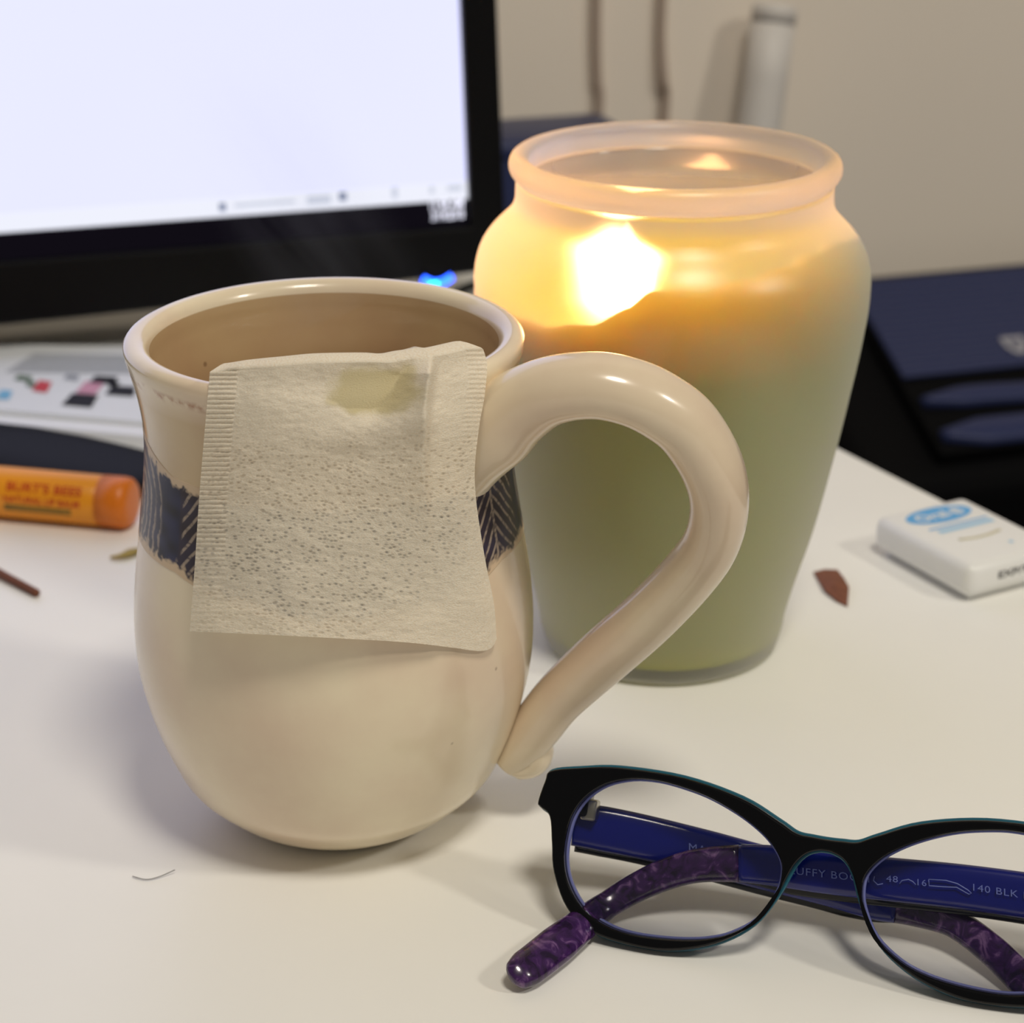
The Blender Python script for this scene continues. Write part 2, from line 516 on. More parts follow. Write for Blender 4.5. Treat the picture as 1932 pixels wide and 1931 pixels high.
page_quad('printed_block', [(116, 764), (172, 769), (186, 746), (136, 742)], M['ink_black'])
page_quad('printed_block', [(198, 744), (252, 748), (256, 730), (212, 727)], M['ink_black'])
page_quad('printed_block', [(168, 722), (216, 725), (222, 711), (180, 709)], M['ink_black'])
page_quad('printed_block', [(203, 728), (220, 730), (226, 720), (210, 719)], M['ink_black'])
page_quad('printed_block', [(142, 741), (180, 744), (198, 722), (162, 719)], M['ink_pink'])
page_quad('printed_block', [(60, 737), (88, 741), (98, 721), (74, 717)], M['ink_red'])
page_quad('printed_block', [(26, 716), (56, 720), (62, 710), (34, 707)], M['ink_green'])
page_quad('printed_block', [(48, 728), (64, 731), (68, 721), (54, 718)], M['ink_green'])
page_quad('printed_block', [(-8, 752), (16, 754), (24, 738), (2, 735)], M['ink_blue'])
page_quad('printed_block', [(120, 715), (146, 718), (150, 708), (126, 706)], M['ink_grey'])
for k in range(7):
    y = 668 + k*5.2
    page_quad('printed_line', [(60-k*8, y), (240+k*2, y+3), (240+k*2, y+4.8), (60-k*8, y+1.8)], M['ink_grey'])

# ================================================================== BLACK ROUNDED CASE
tdir = np.array([0.975, -0.222, 0]); tdir /= np.linalg.norm(tdir); tfr = np.array([tdir[1], -tdir[0], 0])   # toward the viewer
n = 40; s = np.linspace(0, 1, n)
cright = np.array([-0.1110, 0.5945, 0]); clen = 0.115
hh = np.interp(s, [0, .02, .06, .12, .2, .45, .8, .95, 1], [.0020, .0029, .0034, .0038, .0044, .0060, .0066, .0056, .003])
ww = np.interp(s, [0, .02, .06, .12, .3, .8, .95, 1], [.010, .015, .0172, .018, .021, .022, .018, .01])
path = np.array([cright - tdir*clen*k for k in s]); path[:, 2] = hh
V, F = sweep(path, np.tile(-tfr, (n, 1)), ww, hh, 28, 2.6)
cs_o = thing('black_case', tuple(cright - tdir*0.055), 'black rounded hard case lying behind the orange lip balm tube', 'case')
mesh_obj('shell', V, F, M['black_plastic'], cs_o)
path2 = path[2:-2].copy()
V, F = sweep(path2, np.tile(-tfr, (n-4, 1)), ww[2:-2]+0.0003, 0.0004, 16, 2.6)
mesh_obj('seam', V, F, M['case_black'], cs_o)

# ================================================================== LIP BALM
lb_r = 0.0079
lb_end = np.array([-0.1142, 0.5620, lb_r])
lb = thing('lip_balm_tube', tuple(lb_end - tdir*0.03 - np.array([0, 0, lb_r])), 'orange and yellow lip balm tube with red lettering, lying left of the mug', 'lip balm')
M['balm_yellow'] = plain('yellow_orange_plastic', srgb(236, 152, 24), rough=0.35)
M['balm_cap'] = plain('orange_cap_plastic', srgb(222, 118, 8), rough=0.4)
M['balm_red'] = plain('red_label_ink', srgb(196, 62, 10), rough=0.5)
M['balm_olive'] = plain('olive_label_ink', srgb(140, 105, 25), rough=0.5)


def tube_along(s0, s1, rads, mat, name, par):
    k = len(rads); ss = np.array([r_[0] for r_ in rads]); rr = np.array([r_[1] for r_ in rads])
    path = np.array([lb_end - tdir*q for q in ss])
    V, F = sweep(path, np.tile([0, 0, 1.0], (k, 1)), rr, rr, 40)
    return mesh_obj(name, V, F, mat, par)


tube_along(0, 0, [(0, .0052), (.0004, .0066), (.0014, .0076), (.003, lb_r), (.0095, lb_r)], M['balm_cap'], 'cap', lb)
tube_along(0, 0, [(.0095, lb_r-.0004), (.0100, lb_r-.0003), (.0104, lb_r-.0001), (.055, lb_r-.0001), (.058, lb_r-.0002), (.0600, .006)], M['balm_yellow'], 'barrel', lb)
barrel = lb.children[-1]
tube_along(0, 0, [(.0600, .0066), (.0640, .0074), (.0665, .0070), (.0668, .005)], M['balm_cap'], 'twist_base', lb)


def balm_text(body, s_left, s_right, ang, height, mat, bold=0.01):
    V, F = text_mesh(body, 1.0, bold=bold)
    V[:, :2] -= V[:, :2].min(0)
    k = (s_left - s_right)/V[:, 0].max(); kh = height/V[:, 1].max()
    r_ = lb_r + 0.00012
    ax = s_left - V[:, 0]*k
    ph = R(ang) + V[:, 1]*kh/r_
    W = lb_end[None] - tdir[None]*ax[:, None] + (tfr[None]*np.cos(ph)[:, None] + np.array([[0, 0, 1.0]])*np.sin(ph)[:, None])*r_
    mesh_obj('label_text', W, F, mat, barrel, smooth=False)


balm_text("BURT'S BEES", 0.0378, 0.0135, 27, 0.0030, M['balm_red'], .02)
balm_text("NATURAL LIP BALM", 0.0385, 0.0140, 2, 0.0021, M['balm_red'], .015)
V, F = sweep(np.array([lb_end - tdir*q + (tfr*math.cos(R(-12)) + np.array([0, 0, 1])*math.sin(R(-12)))*(lb_r-.0002) for q in (.0385, .030, .0200, .0170)]), np.tile(np.array([0, 0, 1.0])*math.cos(R(-12)) - tfr*math.sin(R(-12)), (4, 1)), .0011, .0003, 8, 3)
mesh_obj('label_stripe', V, F, M['balm_olive'], barrel)

# ================================================================== CRUMBS AND BITS ON THE DESK
M['twig'] = plain('brown_twig', srgb(112, 66, 46), rough=0.8, noise=0.3, scale=900)
M['flake'] = plain('reddish_brown_flake', srgb(120, 70, 48), rough=0.6, noise=0.35, scale=500)
M['tea_leaf'] = plain('olive_tea_leaf', srgb(165, 145, 80), rough=0.8, noise=0.2, scale=600)
M['hair'] = plain('grey_hair', srgb(120, 118, 118), rough=0.6)
P = catmull([at(-45, 1056, .0014), at(0, 1082, .0016), at(35, 1101, .0014), at(70, 1120, .0012)], 6)
V, F = sweep(P, np.tile([0, 0, 1.0], (len(P), 1)), np.linspace(.0010, .0013, len(P)), np.linspace(.0014, .0011, len(P)), 8)
tag(mesh_obj('twig', V, F, M['twig'], origin=P[0]), 'short brown twig lying on the desk below the orange tube', 'twig')
P = catmull([at(208, 1052, .0008), at(232, 1048, .0012), at(252, 1040, .001), at(264, 1036, .0008)], 5)
V, F = sweep(P, np.tile([0, 0, 1.0], (len(P), 1)), np.interp(np.linspace(0, 1, len(P)), [0, .5, 1], [.0003, .0007, .0004]), np.interp(np.linspace(0, 1, len(P)), [0, .6, 1], [.0006, .0021, .0007]), 8)
tag(mesh_obj('tea_leaf', V, F, M['tea_leaf'], origin=P[0]), 'small olive leaf crumb on the desk beside the mug', 'crumb')
pl = [(1535, 1079), (1556, 1074), (1580, 1075), (1592, 1090), (1602, 1108), (1599, 1143), (1578, 1132), (1556, 1113)]
n = len(pl)
zz = [.0006, .001, .0015, .0018, .0012, .0006, .0008, .0012]
V = [at(x, y, z) for (x, y), z in zip(pl, zz)] + [at(1574, 1103, .0022)]
V = V + [v - np.array([0, 0, .0005]) for v in V]
F = [(i, (i+1) % n, n) for i in range(n)][::1] + [((i+1) % n+n+1, i+n+1, 2*n+1) for i in range(n)] + [((i+1) % n, i, i+n+1, (i+1) % n+n+1) for i in range(n)]
F = [f[::-1] for f in F]
tag(mesh_obj('brown_flake', V, F, M['flake'], smooth=False, origin=V[0]), 'angular reddish brown flake on the desk between the jar and the white box', 'flake')
P = catmull([at(250, 1654, .0004), at(275, 1660, .0004), at(300, 1655, .0005), at(330, 1642, .0010)], 6)
V, F = sweep(P, np.tile([0, 0, 1.0], (len(P), 1)), .00010, .00012, 6)
tag(mesh_obj('stray_hair', V, F, M['hair'], origin=P[0]), 'thin curved grey hair on the desk in front of the mug', 'hair')

# ================================================================== FLOSS BOX
fa = at(1650, 1047); fb = at(1815, 1140); exf = (fb-fa)/np.linalg.norm(fb-fa); eyf = np.array([-exf[1], exf[0], 0])
eyf = eyf if eyf[0] > 0 else -eyf
FL, FWd, FH = float(np.linalg.norm(fb-fa)) + 0.004, 0.034, 0.0118
fo = fa - exf*0.002
fc = fo + exf*FL/2 + eyf*FWd/2
floss = thing('floss_box', tuple(fc), 'white floss box with a blue oval and lettering at the desk edge', 'box')
M['floss_white'] = plain('glossy_white_plastic', srgb(240, 240, 238), rough=0.3)
M['floss_blue'] = plain('sky_blue_print', srgb(88, 172, 232), rough=0.4)
M['floss_pale'] = plain('pale_blue_print', srgb(165, 208, 238), rough=0.4)
M['floss_grey'] = plain('dark_grey_print', srgb(70, 68, 70), rough=0.5)
M['floss_seam'] = plain('cream_seam', srgb(205, 198, 170), rough=0.5)
V, F = rbox(fc + np.array([0, 0, FH/2+0.0008]), exf, eyf, (0, 0, 1), FL/2, FWd/2, FH/2-0.0008, 0.0034, 5)
fbody = mesh_obj('body', V, F, M['floss_white'], floss)
V, F = rbox(fc + np.array([0, 0, 0.0015]), exf, eyf, (0, 0, 1), FL/2-0.0032, FWd/2-0.0032, 0.0015, 0.0008, 2)
mesh_obj('bottom_plate', V, F, M['floss_white'], floss)
top_z = FH + 0.00008


def floss_pt(a, b): return fo + exf*a + eyf*b + np.array([0, 0, top_z])


def floss_map(V): return np.array([floss_pt(a, b) + np.array([0, 0, c]) for a, b, c in V])


# label frame: reads along eyf, its "up" is -exf
def label_quad(name, u0, u1, v0, v1, mat, z=0.0):
    return mesh_obj(name, floss_map([(v0, u0, z), (v1, u0, z), (v1, u1, z), (v0, u1, z)]), [(0, 1, 2, 3)], mat, fbody, smooth=False)


th = np.linspace(0, 2*np.pi, 48, endpoint=False)
ring_o = [(0.0090+0.0052*math.sin(a), FWd/2+0.0115*math.cos(a)) for a in th]
mesh_obj('oval_logo', floss_map([(a, b, 0) for a, b in ring_o]), [tuple(range(48))], M['floss_blue'], fbody, smooth=False)
V, F = text_mesh('Oral-B', 1.0, bold=0.02)
V[:, :2] -= V[:, :2].min(0); k = 0.0165/V[:, 0].max(); kv = 0.0046/V[:, 1].max()
mesh_obj('logo_text', floss_map([(0.0113-v[1]*kv, FWd/2-0.0082+v[0]*k, 0.00006) for v in V]), F, M['floss_white'], fbody, smooth=False)
label_quad('label_stripe', 0.0070, 0.0285, 0.0163, 0.0172, M['floss_blue'])
label_quad('label_stripe', 0.0085, 0.0285, 0.0182, 0.0204, M['floss_pale'])
P = np.array([floss_pt(0.0262+0.0012*math.sin(a*math.pi), 0.010+0.015*a) for a in np.linspace(0, 1, 10)])
V, F = sweep(P, np.tile([0, 0, 1.0], (10, 1)), .00025, .0006, 6)
mesh_obj('lid_crease', V, F, M['floss_seam'], fbody)
label_quad('label_dot', 0.0215, 0.0228, 0.0335, 0.0350, M['floss_pale'])
V, F = text_mesh('EXP/TC', 1.0, bold=0.02)
V[:, :2] -= V[:, :2].min(0); k = 0.014/V[:, 0].max(); kv = 0.0022/V[:, 1].max()
o_ = fo + exf*(FL+0.00012)
mesh_obj('side_text', [o_ + eyf*(0.0105+v[0]*k) + np.array([0, 0, 0.0062+v[1]*kv]) for v in V], F, M['floss_grey'], fbody, smooth=False)

# ================================================================== MUG
MC = np.array([-0.0388, 0.400, 0.0])
zm = np.array([0, .0015, .0040, .0080, .0114, .0189, .0279, .0379, .0479, .0579, .0669, .0758, .0847, .0936, .1003, .1058, .1090, .1110])
rm = np.array([.0195, .0222, .0262, .0308, .0341, .0379, .0409, .0430, .0435, .0428, .0415, .0401, .0389, .0384, .0391, .0402, .0410, .0414])
mug_r = lambda z: hermite(zm, rm, z)
zz = np.concatenate([np.linspace(0, .012, 14), np.linspace(.012, .1105, 70)[1:]])
prof_out = [(z, float(mug_r(z))) for z in zz]
lip = [(.1118, .0414), (.1126, .0408), (.1131, .0398), (.1131, .0386), (.1127, .0375), (.1118, .0367), (.1105, .0361)]
zi = np.linspace(.108, .006, 50)
inner = [(z, float(mug_r(z)) - .0048 - (.0002 if z < .1 else 0)) for z in zi] + [(.0045, .020), (.0042, .010), (.0042, .0004)]
prof = [(0.0006, .0004), (.0006, .014), (0, .0155)] + prof_out + lip + inner
V, F = revolve(prof, MC, 160)
mug = thing('ceramic_mug', tuple(MC), 'cream glazed pottery mug with a big loop handle and a dark painted band', 'mug')


def glaze_nodes(name):
    m, t, p, out = nt(name)
    tc = t.nodes.new('ShaderNodeTexCoord')
    n1 = t.nodes.new('ShaderNodeTexNoise'); n1.inputs['Scale'].default_value = 28; n1.inputs['Detail'].default_value = 5
    n2 = t.nodes.new('ShaderNodeTexNoise'); n2.inputs['Scale'].default_value = 900; n2.inputs['Detail'].default_value = 2
    t.links.new(tc.outputs['Object'], n1.inputs['Vector']); t.links.new(tc.outputs['Object'], n2.inputs['Vector'])
    cr = t.nodes.new('ShaderNodeValToRGB')
    cr.color_ramp.elements[0].position = .30; cr.color_ramp.elements[0].color = col4(srgb(223, 199, 174))
    cr.color_ramp.elements[1].position = .68; cr.color_ramp.elements[1].color = col4(srgb(240, 226, 196))
    t.links.new(n1.outputs['Fac'], cr.inputs[0])
    # speckles
    vo = t.nodes.new('ShaderNodeTexVoronoi'); vo.inputs['Scale'].default_value = 110
    t.links.new(tc.outputs['Object'], vo.inputs['Vector'])
    mr = t.nodes.new('ShaderNodeMapRange'); mr.inputs[1].default_value = .045; mr.inputs[2].default_value = .075; mr.inputs[3].default_value = .55; mr.inputs[4].default_value = 0
    t.links.new(vo.outputs['Distance'], mr.inputs[0])
    wn = t.nodes.new('ShaderNodeMath'); wn.operation = 'GREATER_THAN'; wn.inputs[1].default_value = .86
    sepc = t.nodes.new('ShaderNodeSeparateColor'); t.links.new(vo.outputs['Color'], sepc.inputs[0]); t.links.new(sepc.outputs[0], wn.inputs[0])
    mul = t.nodes.new('ShaderNodeMath'); mul.operation = 'MULTIPLY'; t.links.new(mr.outputs[0], mul.inputs[0]); t.links.new(wn.outputs[0], mul.inputs[1])
    mx = t.nodes.new('ShaderNodeMix'); mx.data_type = 'RGBA'; mx.inputs[7].default_value = col4(srgb(120, 90, 70))
    t.links.new(mul.outputs[0], mx.inputs[0]); t.links.new(cr.outputs[0], mx.inputs[6])
    p.inputs['Roughness'].default_value = .22
    p.inputs['Coat Weight'].default_value = .35; p.inputs['Coat Roughness'].default_value = .06
    b = t.nodes.new('ShaderNodeBump'); b.inputs['Strength'].default_value = .06; b.inputs['Distance'].default_value = .0006
    t.links.new(n1.outputs['Fac'], b.inputs['Height']); t.links.new(b.outputs[0], p.inputs['Normal'])
    return m, t, p, tc, mx


m, t, p, tc, mx = glaze_nodes('cream_glaze')
# iron coloured line just under the lip, and tan tea colour inside
sx = t.nodes.new('ShaderNodeSeparateXYZ'); t.links.new(tc.outputs['Object'], sx.inputs[0])
nz = t.nodes.new('ShaderNodeTexNoise'); nz.inputs['Scale'].default_value = 260; nz.inputs['Detail'].default_value = 3
t.links.new(tc.outputs['Object'], nz.inputs['Vector'])
cr = t.nodes.new('ShaderNodeValToRGB'); els = cr.color_ramp.elements
els[0].position = .0; els[0].color = (0, 0, 0, 1); els[1].position = 1; els[1].color = (0, 0, 0, 1)
for pos, v in ((.35, 0), (.55, 1), (.75, 0)):
    el = els.new(pos); el.color = (v, v, v, 1)
mr = t.nodes.new('ShaderNodeMapRange'); mr.inputs[1].default_value = .1045; mr.inputs[2].default_value = .1112
t.links.new(sx.outputs['Z'], mr.inputs[0]); t.links.new(mr.outputs[0], cr.inputs[0])
nr = t.nodes.new('ShaderNodeMapRange'); nr.inputs[1].default_value = .47; nr.inputs[2].default_value = .62; nr.inputs[4].default_value = .85
t.links.new(nz.outputs['Fac'], nr.inputs[0])
mu_ = t.nodes.new('ShaderNodeMath'); mu_.operation = 'MULTIPLY'; t.links.new(cr.outputs[0], mu_.inputs[0]); t.links.new(nr.outputs[0], mu_.inputs[1])
m2 = t.nodes.new('ShaderNodeMix'); m2.data_type = 'RGBA'; m2.inputs[7].default_value = col4(srgb(160, 96, 48))
neck_shade = t.nodes.new('ShaderNodeValToRGB'); els = neck_shade.color_ramp.elements  # yellow-brown neck glaze, darkened to paint in the shade under the lip
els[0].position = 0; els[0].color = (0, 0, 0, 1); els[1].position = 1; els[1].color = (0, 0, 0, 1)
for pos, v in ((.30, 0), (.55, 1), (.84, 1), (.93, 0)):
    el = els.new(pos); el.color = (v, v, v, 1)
neck_shade_range = t.nodes.new('ShaderNodeMapRange'); neck_shade_range.inputs[1].default_value = .060; neck_shade_range.inputs[2].default_value = .112; t.links.new(sx.outputs['Z'], neck_shade_range.inputs[0]); t.links.new(neck_shade_range.outputs[0], neck_shade.inputs[0])
neck_shade_mix = t.nodes.new('ShaderNodeMix'); neck_shade_mix.data_type = 'RGBA'; neck_shade_mix.blend_type = 'MULTIPLY'; neck_shade_mix.inputs[7].default_value = (.78, .70, .55, 1)
t.links.new(neck_shade.outputs[0], neck_shade_mix.inputs[0]); t.links.new(mx.outputs[2], neck_shade_mix.inputs[6])
t.links.new(mu_.outputs[0], m2.inputs[0]); t.links.new(neck_shade_mix.outputs[2], m2.inputs[6]); t.links.new(m2.outputs[2], p.inputs['Base Color'])
M['glaze'] = m
m, t, p, tc, mx = glaze_nodes('cream_glaze_handle')
t.links.new(mx.outputs[2], p.inputs['Base Color'])
M['glaze_handle'] = m
m, t, p, tc, mx = glaze_nodes('tan_glaze_inside')
mm = t.nodes.new('ShaderNodeMix'); mm.data_type = 'RGBA'; mm.blend_type = 'MULTIPLY'; mm.inputs[0].default_value = 1; mm.inputs[7].default_value = (.62, .50, .36, 1)
t.links.new(mx.outputs[2], mm.inputs[6]); t.links.new(mm.outputs[2], p.inputs['Base Color'])
M['glaze_in'] = m
nrow = len(prof); n_in0 = 3 + len(prof_out) + len(lip) - 1
idx = np.repeat([1 if j >= n_in0 else 0 for j in range(nrow-1)], 160)
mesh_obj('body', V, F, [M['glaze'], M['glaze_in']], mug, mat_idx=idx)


def mug_hit(x, y, rfun):
    """first hit of the pixel rays with the surface of revolution r = rfun(z) about the mug axis"""
    x = np.asarray(x, float); y = np.asarray(y, float)
    D = fw[None] + rtv[None]*((x.ravel()-CX)/FPX)[:, None] - upv[None]*((y.ravel()-CY)/FPX)[:, None]
    ts = np.linspace(.36, .50, 700)
    res = np.zeros((len(D), 3)); prev = None; done = np.zeros(len(D), bool); best = np.full(len(D), 1e9); bt = np.zeros(len(D))
    for tt in ts:
        P = cam_c + D*tt
        Fv = np.hypot(P[:, 0]-MC[0], P[:, 1]-MC[1]) - rfun(P[:, 2])
        if prev is not None:
            hit = (~done) & (Fv <= 0) & (prev > 0)
            q = tt - (ts[1]-ts[0])*(-Fv)/(prev-Fv+1e-15)
            bt[hit] = q[hit]; done |= hit
        nb = (~done) & (Fv < best); best[nb] = Fv[nb]; bt[nb] = tt
        prev = Fv
    return (cam_c + D*bt[:, None]).reshape(x.shape + (3,))


def ang_z(x, y):
    P = mug_hit(np.array([x]), np.array([y]), lambda z: mug_r(np.clip(z, 0, .1109)))[0]
    return math.atan2(P[1]-MC[1], P[0]-MC[0]), P[2]


# painted band: a thin glaze layer with brushed arcs and fern leaves, colour per vertex (pattern only)
a_l, z_lt = ang_z(285, 815); _, z_lb = ang_z(285, 1045); a_m, z_mb = ang_z(358, 1085); _, z_mt = ang_z(370, 835)
a_r, z_rt = ang_z(957, 895); a_r2, z_rb = ang_z(912, 1035); _, z_rb2 = ang_z(950, 985)
nphi, nzb = 900, 170
ph = np.linspace(0, 2*np.pi, nphi, endpoint=False)
wrap = lambda a: (a + np.pi) % (2*np.pi) - np.pi
front = -np.pi/2
pd = wrap(ph - front)                                    # 0 = toward the viewer, + = right
ztop = np.interp(pd, [-3.2, -1.3, -.85, .8, 1.3, 3.2], [.0950, .0952, .0905, .0900, .0895, .0950])
zbot = np.interp(pd, [-3.2, -1.25, -.8, 0, .75, 1.1, 3.2], [.0660, z_lb-.001, z_mb-.001, .0640, .0655, .0690, .0660])
tt = np.linspace(0, 1, nzb)
Zb = zbot[None] + (ztop-zbot)[None]*tt[:, None]
Rb = mug_r(Zb) + 0.00012
edge = np.minimum(tt, 1-tt)[:, None]
Rb = Rb - 0.00022*(1-np.clip(edge/.015, 0, 1))
PV = np.stack([MC[0]+Rb*np.cos(ph)[None], MC[1]+Rb*np.sin(ph)[None], Zb], -1)
X = pd[None]*40.0 + 0*Zb; Zmm = Zb*1000                  # surface millimetres


def vnoise(shape, cells):
    g = rng.random((cells[0]+3, cells[1]+3))
    yy = np.linspace(0, cells[0], shape[0]); xx = np.linspace(0, cells[1], shape[1])
    y0 = yy.astype(int); x0 = xx.astype(int); fy = yy-y0; fx_ = xx-x0
    fy = fy*fy*(3-2*fy); fx_ = fx_*fx_*(3-2*fx_)
    a = g[np.ix_(y0, x0)]; b = g[np.ix_(y0, x0+1)]; c = g[np.ix_(y0+1, x0)]; d = g[np.ix_(y0+1, x0+1)]
    return (a*(1-fx_)+b*fx_)*(1-fy[:, None]) + (c*(1-fx_)+d*fx_)*fy[:, None]


n1 = vnoise(Zb.shape, (8, 60)); n2 = vnoise(Zb.shape, (40, 300)); n3 = vnoise(Zb.shape, (5, 200))
sm = lambda a, lo, hi: np.clip((a-lo)/(hi-lo), 0, 1)**2*(3-2*np.clip((a-lo)/(hi-lo), 0, 1))
dark = np.array(srgb(26, 24, 36)); blue = np.array(srgb(46, 50, 84)); pale = np.array(srgb(172, 156, 140)); base = np.array(srgb(214, 190, 160)); brown = np.array(srgb(70, 52, 46))
colr = dark[None, None]*(1-n1[..., None]) + blue[None, None]*n1[..., None]
# repeat motif around the mug, one arc fan + fern each 34 mm; phase set so a fan sits at the left limb
cxm = -1.28*40; per = 62.83
U = (X - cxm + per/2) % per - per/2                      # 0 at the fan centre
dz = Zmm - 79.0
dist = np.hypot(U*.82 + 1.0, dz*0.62)
arc = 0.5 + 0.5*np.cos(2*np.pi*(dist + (n1-.5)*1.0)/2.3)
fan = sm(12.0-dist, -0.4, .8)
lines = sm(arc + (n2-.5)*.5, .5, .95)*(.25+.75*sm(n3, .15, .6))
grey = np.array(srgb(112, 112, 122))
colr = colr*(1-fan[..., None]*.25) + grey*(fan[..., None]*.25)
colr = colr*(1-(fan*lines)[..., None]*.75) + pale*((fan*lines)[..., None]*.75)
# fern strokes outside the fan
vx = np.minimum(np.abs(U-31.4), np.abs(U+31.4))
ferm = (1-fan)
vein = sm(.55-vx, 0, .3)
st = ((Zmm + vx*1.1)/3.3 + .2*n1) % 1
stroke = sm(.19-np.abs(st-.5), 0, .08)*sm(11-vx, 0, 1)*sm(vx, .2, .6)
colr = colr*(1-(ferm*sm(12-vx, 0, 1))[..., None]*.35) + brown*((ferm*sm(12-vx, 0, 1))[..., None]*.35)
k_ = (ferm*np.maximum(vein, stroke)*(.35+.65*sm(n2+n3*.5, .35, .9)))[..., None]*.85
colr = colr*(1-k_) + pale*k_
# ragged brush ends top and bottom show the cream glaze
rag = 0.02 + 0.10*n3 + .05*n2
cream = 1 - sm(edge + 0*Zb, rag*.6, rag*1.3)
colr = colr*(1-cream[..., None]) + base*cream[..., None]
band = mesh_obj('painted_band', PV.reshape(-1, 3), grid_faces(nphi, nzb, True), plain('tmp', (1, 1, 1)), mug)
me = band.data
att = me.color_attributes.new('brush_colour', 'FLOAT_COLOR', 'POINT')
att.data.foreach_set('color', np.concatenate([colr, np.ones(Zb.shape + (1,))], -1).reshape(-1).astype(np.float32))
m, t, p, out = nt('painted_band_glaze')
ca = t.nodes.new('ShaderNodeVertexColor'); ca.layer_name = 'brush_colour'
t.links.new(ca.outputs[0], p.inputs['Base Color']); p.inputs['Roughness'].default_value = .32; p.inputs['Specular IOR Level'].default_value = .3
me.materials.clear(); me.materials.append(m)
band['label'] = 'dark indigo painted band with pale feather strokes'

# handle: (distance from axis, height, azimuth toward the viewer, half thickness in the loop plane, half width)
H = [(.0345, .0822, 32, .0030, .0060), (.0352, .0875, 32, .0052, .0070), (.0372, .0933, 31, .0074, .0077), (.0405, .0985, 30, .0085, .0080), (.0457, .1038, 29, .0077, .0080), (.0527, .1083, 28, .0068, .0080), (.0609, .1101, 26, .0064, .0079), (.0679, .1090, 24, .0063, .0078),
     (.0735, .1060, 22, .0063, .0077), (.0784, .1012, 20, .0063, .0076), (.0827, .0927, 18, .0061, .0075), (.0840, .0837, 16, .0059, .0074), (.0823, .0739, 14, .0059, .0073), (.0775, .0647, 12, .0060, .0072),
     (.0691, .0531, 10, .0061, .0071), (.0595, .0423, 9, .0061, .0070), (.0500, .0313, 8, .0057, .0069), (.0450, .0240, 8, .0056, .0067), (.0412, .0183, 8, .0053, .0063), (.0380, .0148, 8, .0044, .0055)]
Hc = catmull(H, 8)
azr = np.radians(Hc[:, 2])
path = np.stack([MC[0] + Hc[:, 0]*np.cos(azr), MC[1] - Hc[:, 0]*np.sin(azr), Hc[:, 1]], 1)
side = np.stack([-np.sin(azr), -np.cos(azr), 0*azr], 1)
V, F = sweep(path, side, Hc[:, 4], Hc[:, 3], 28, 2.15)
mesh_obj('handle', V, F, M['glaze_handle'], mug)
cpx = [(985, 1380), (1000, 1402), (1008, 1418), (1004, 1431), (988, 1438), (968, 1436)]
az8 = R(8); Nh = np.array([math.sin(az8), math.cos(az8), 0])
P = catmull([onplane(x, y, MC, Nh) for x, y in cpx], 5)
V, F = sweep(P, np.tile(-Nh, (len(P), 1)), .0052, np.interp(np.linspace(0, 1, len(P)), [0, .5, .85, 1], [.0050, .0042, .0034, .0016]), 18)
mesh_obj('handle_curl', V, F, M['glaze_handle'], mug)

# ================================================================== TEA BAG over the rim
zg = np.linspace(0, .20, 2001)
lipz = np.array([.1100, .1110, .1118, .1126, .1131]); lipr = np.array([.0412, .0414, .0414, .0408, .0398])
raw_mug = np.where(zg < .1110, mug_r(np.clip(zg, 0, .1109)), np.interp(zg, lipz, lipr, right=.0385))
chord = np.interp(zg, [0, .0479, .1100, .1125, .1150, .30], [.0435, .0437, .0417, .0412, .0400, .0396])
raw = np.maximum(raw_mug, chord)
ker = np.exp(-np.linspace(-2.5, 2.5, 61)**2/2); ker /= ker.sum()
hull_tab = np.convolve(np.pad(raw, 30, mode='edge'), ker, 'valid')
hull_tab = np.where(zg < .1110, np.maximum(hull_tab, raw_mug), hull_tab) + .0008


def hull(z):
    return np.interp(z, zg, hull_tab)


NU, NV = 150, 420
u = np.linspace(0, 1, NU); v = np.linspace(0, 1, NV)
top = catmull([(396, 702), (450, 696), (520, 691), (580, 686), (640, 684), (700, 683), (735, 684), (770, 678), (830, 671), (875, 661), (903, 655), (912, 660)], 10)
botm = catmull([(358, 1192), (480, 1197), (620, 1204), (760, 1212), (850, 1222), (905, 1229), (928, 1222), (937, 1205)], 10)
left = catmull([(396, 702), (390, 770), (383, 850), (375, 950), (368, 1060), (362, 1140), (358, 1192)], 10)
right = catmull([(912, 660), (919, 690), (914, 750), (905, 800), (896, 880), (898, 940), (906, 1000), (918, 1070), (932, 1140), (937, 1205)], 10)


def arclen(P, q):
    d = np.concatenate([[0], np.cumsum(np.linalg.norm(np.diff(P, axis=0), axis=1))]); d /= d[-1]
    return np.stack([np.interp(q, d, P[:, 0]), np.interp(q, d, P[:, 1])], 1)


Tt_, Bb_, Ll_, Rr_ = arclen(top, u), arclen(botm, u), arclen(left, v), arclen(right, v)
uu, vv = u[None, :, None], v[:, None, None]
G = (1-vv)*Tt_[None] + vv*Bb_[None] + (1-uu)*Ll_[:, None] + uu*Rr_[:, None] - ((1-uu)*(1-vv)*Tt_[0] + uu*(1-vv)*Tt_[-1] + (1-uu)*vv*Bb_[0] + uu*vv*Bb_[-1])
BP = mug_hit(G[..., 0], G[..., 1], hull)
rad = BP - MC; rad[..., 2] = 0; rad /= np.linalg.norm(rad, axis=-1)[..., None]
U2, V2 = np.meshgrid(u, v)
gx, gy = G[..., 0], G[..., 1]
ga = lambda x, s: np.exp(-(x/s)**2)
ridge_x = np.interp(gy, [680, 760, 880, 1000, 1240], [812, 802, 798, 806, 830])
amp = np.interp(gy, [660, 684, 705, 760, 860, 960, 1060], [.0, .0022, .0052, .0046, .0028, .0012, 0])
dx = gx - ridge_x
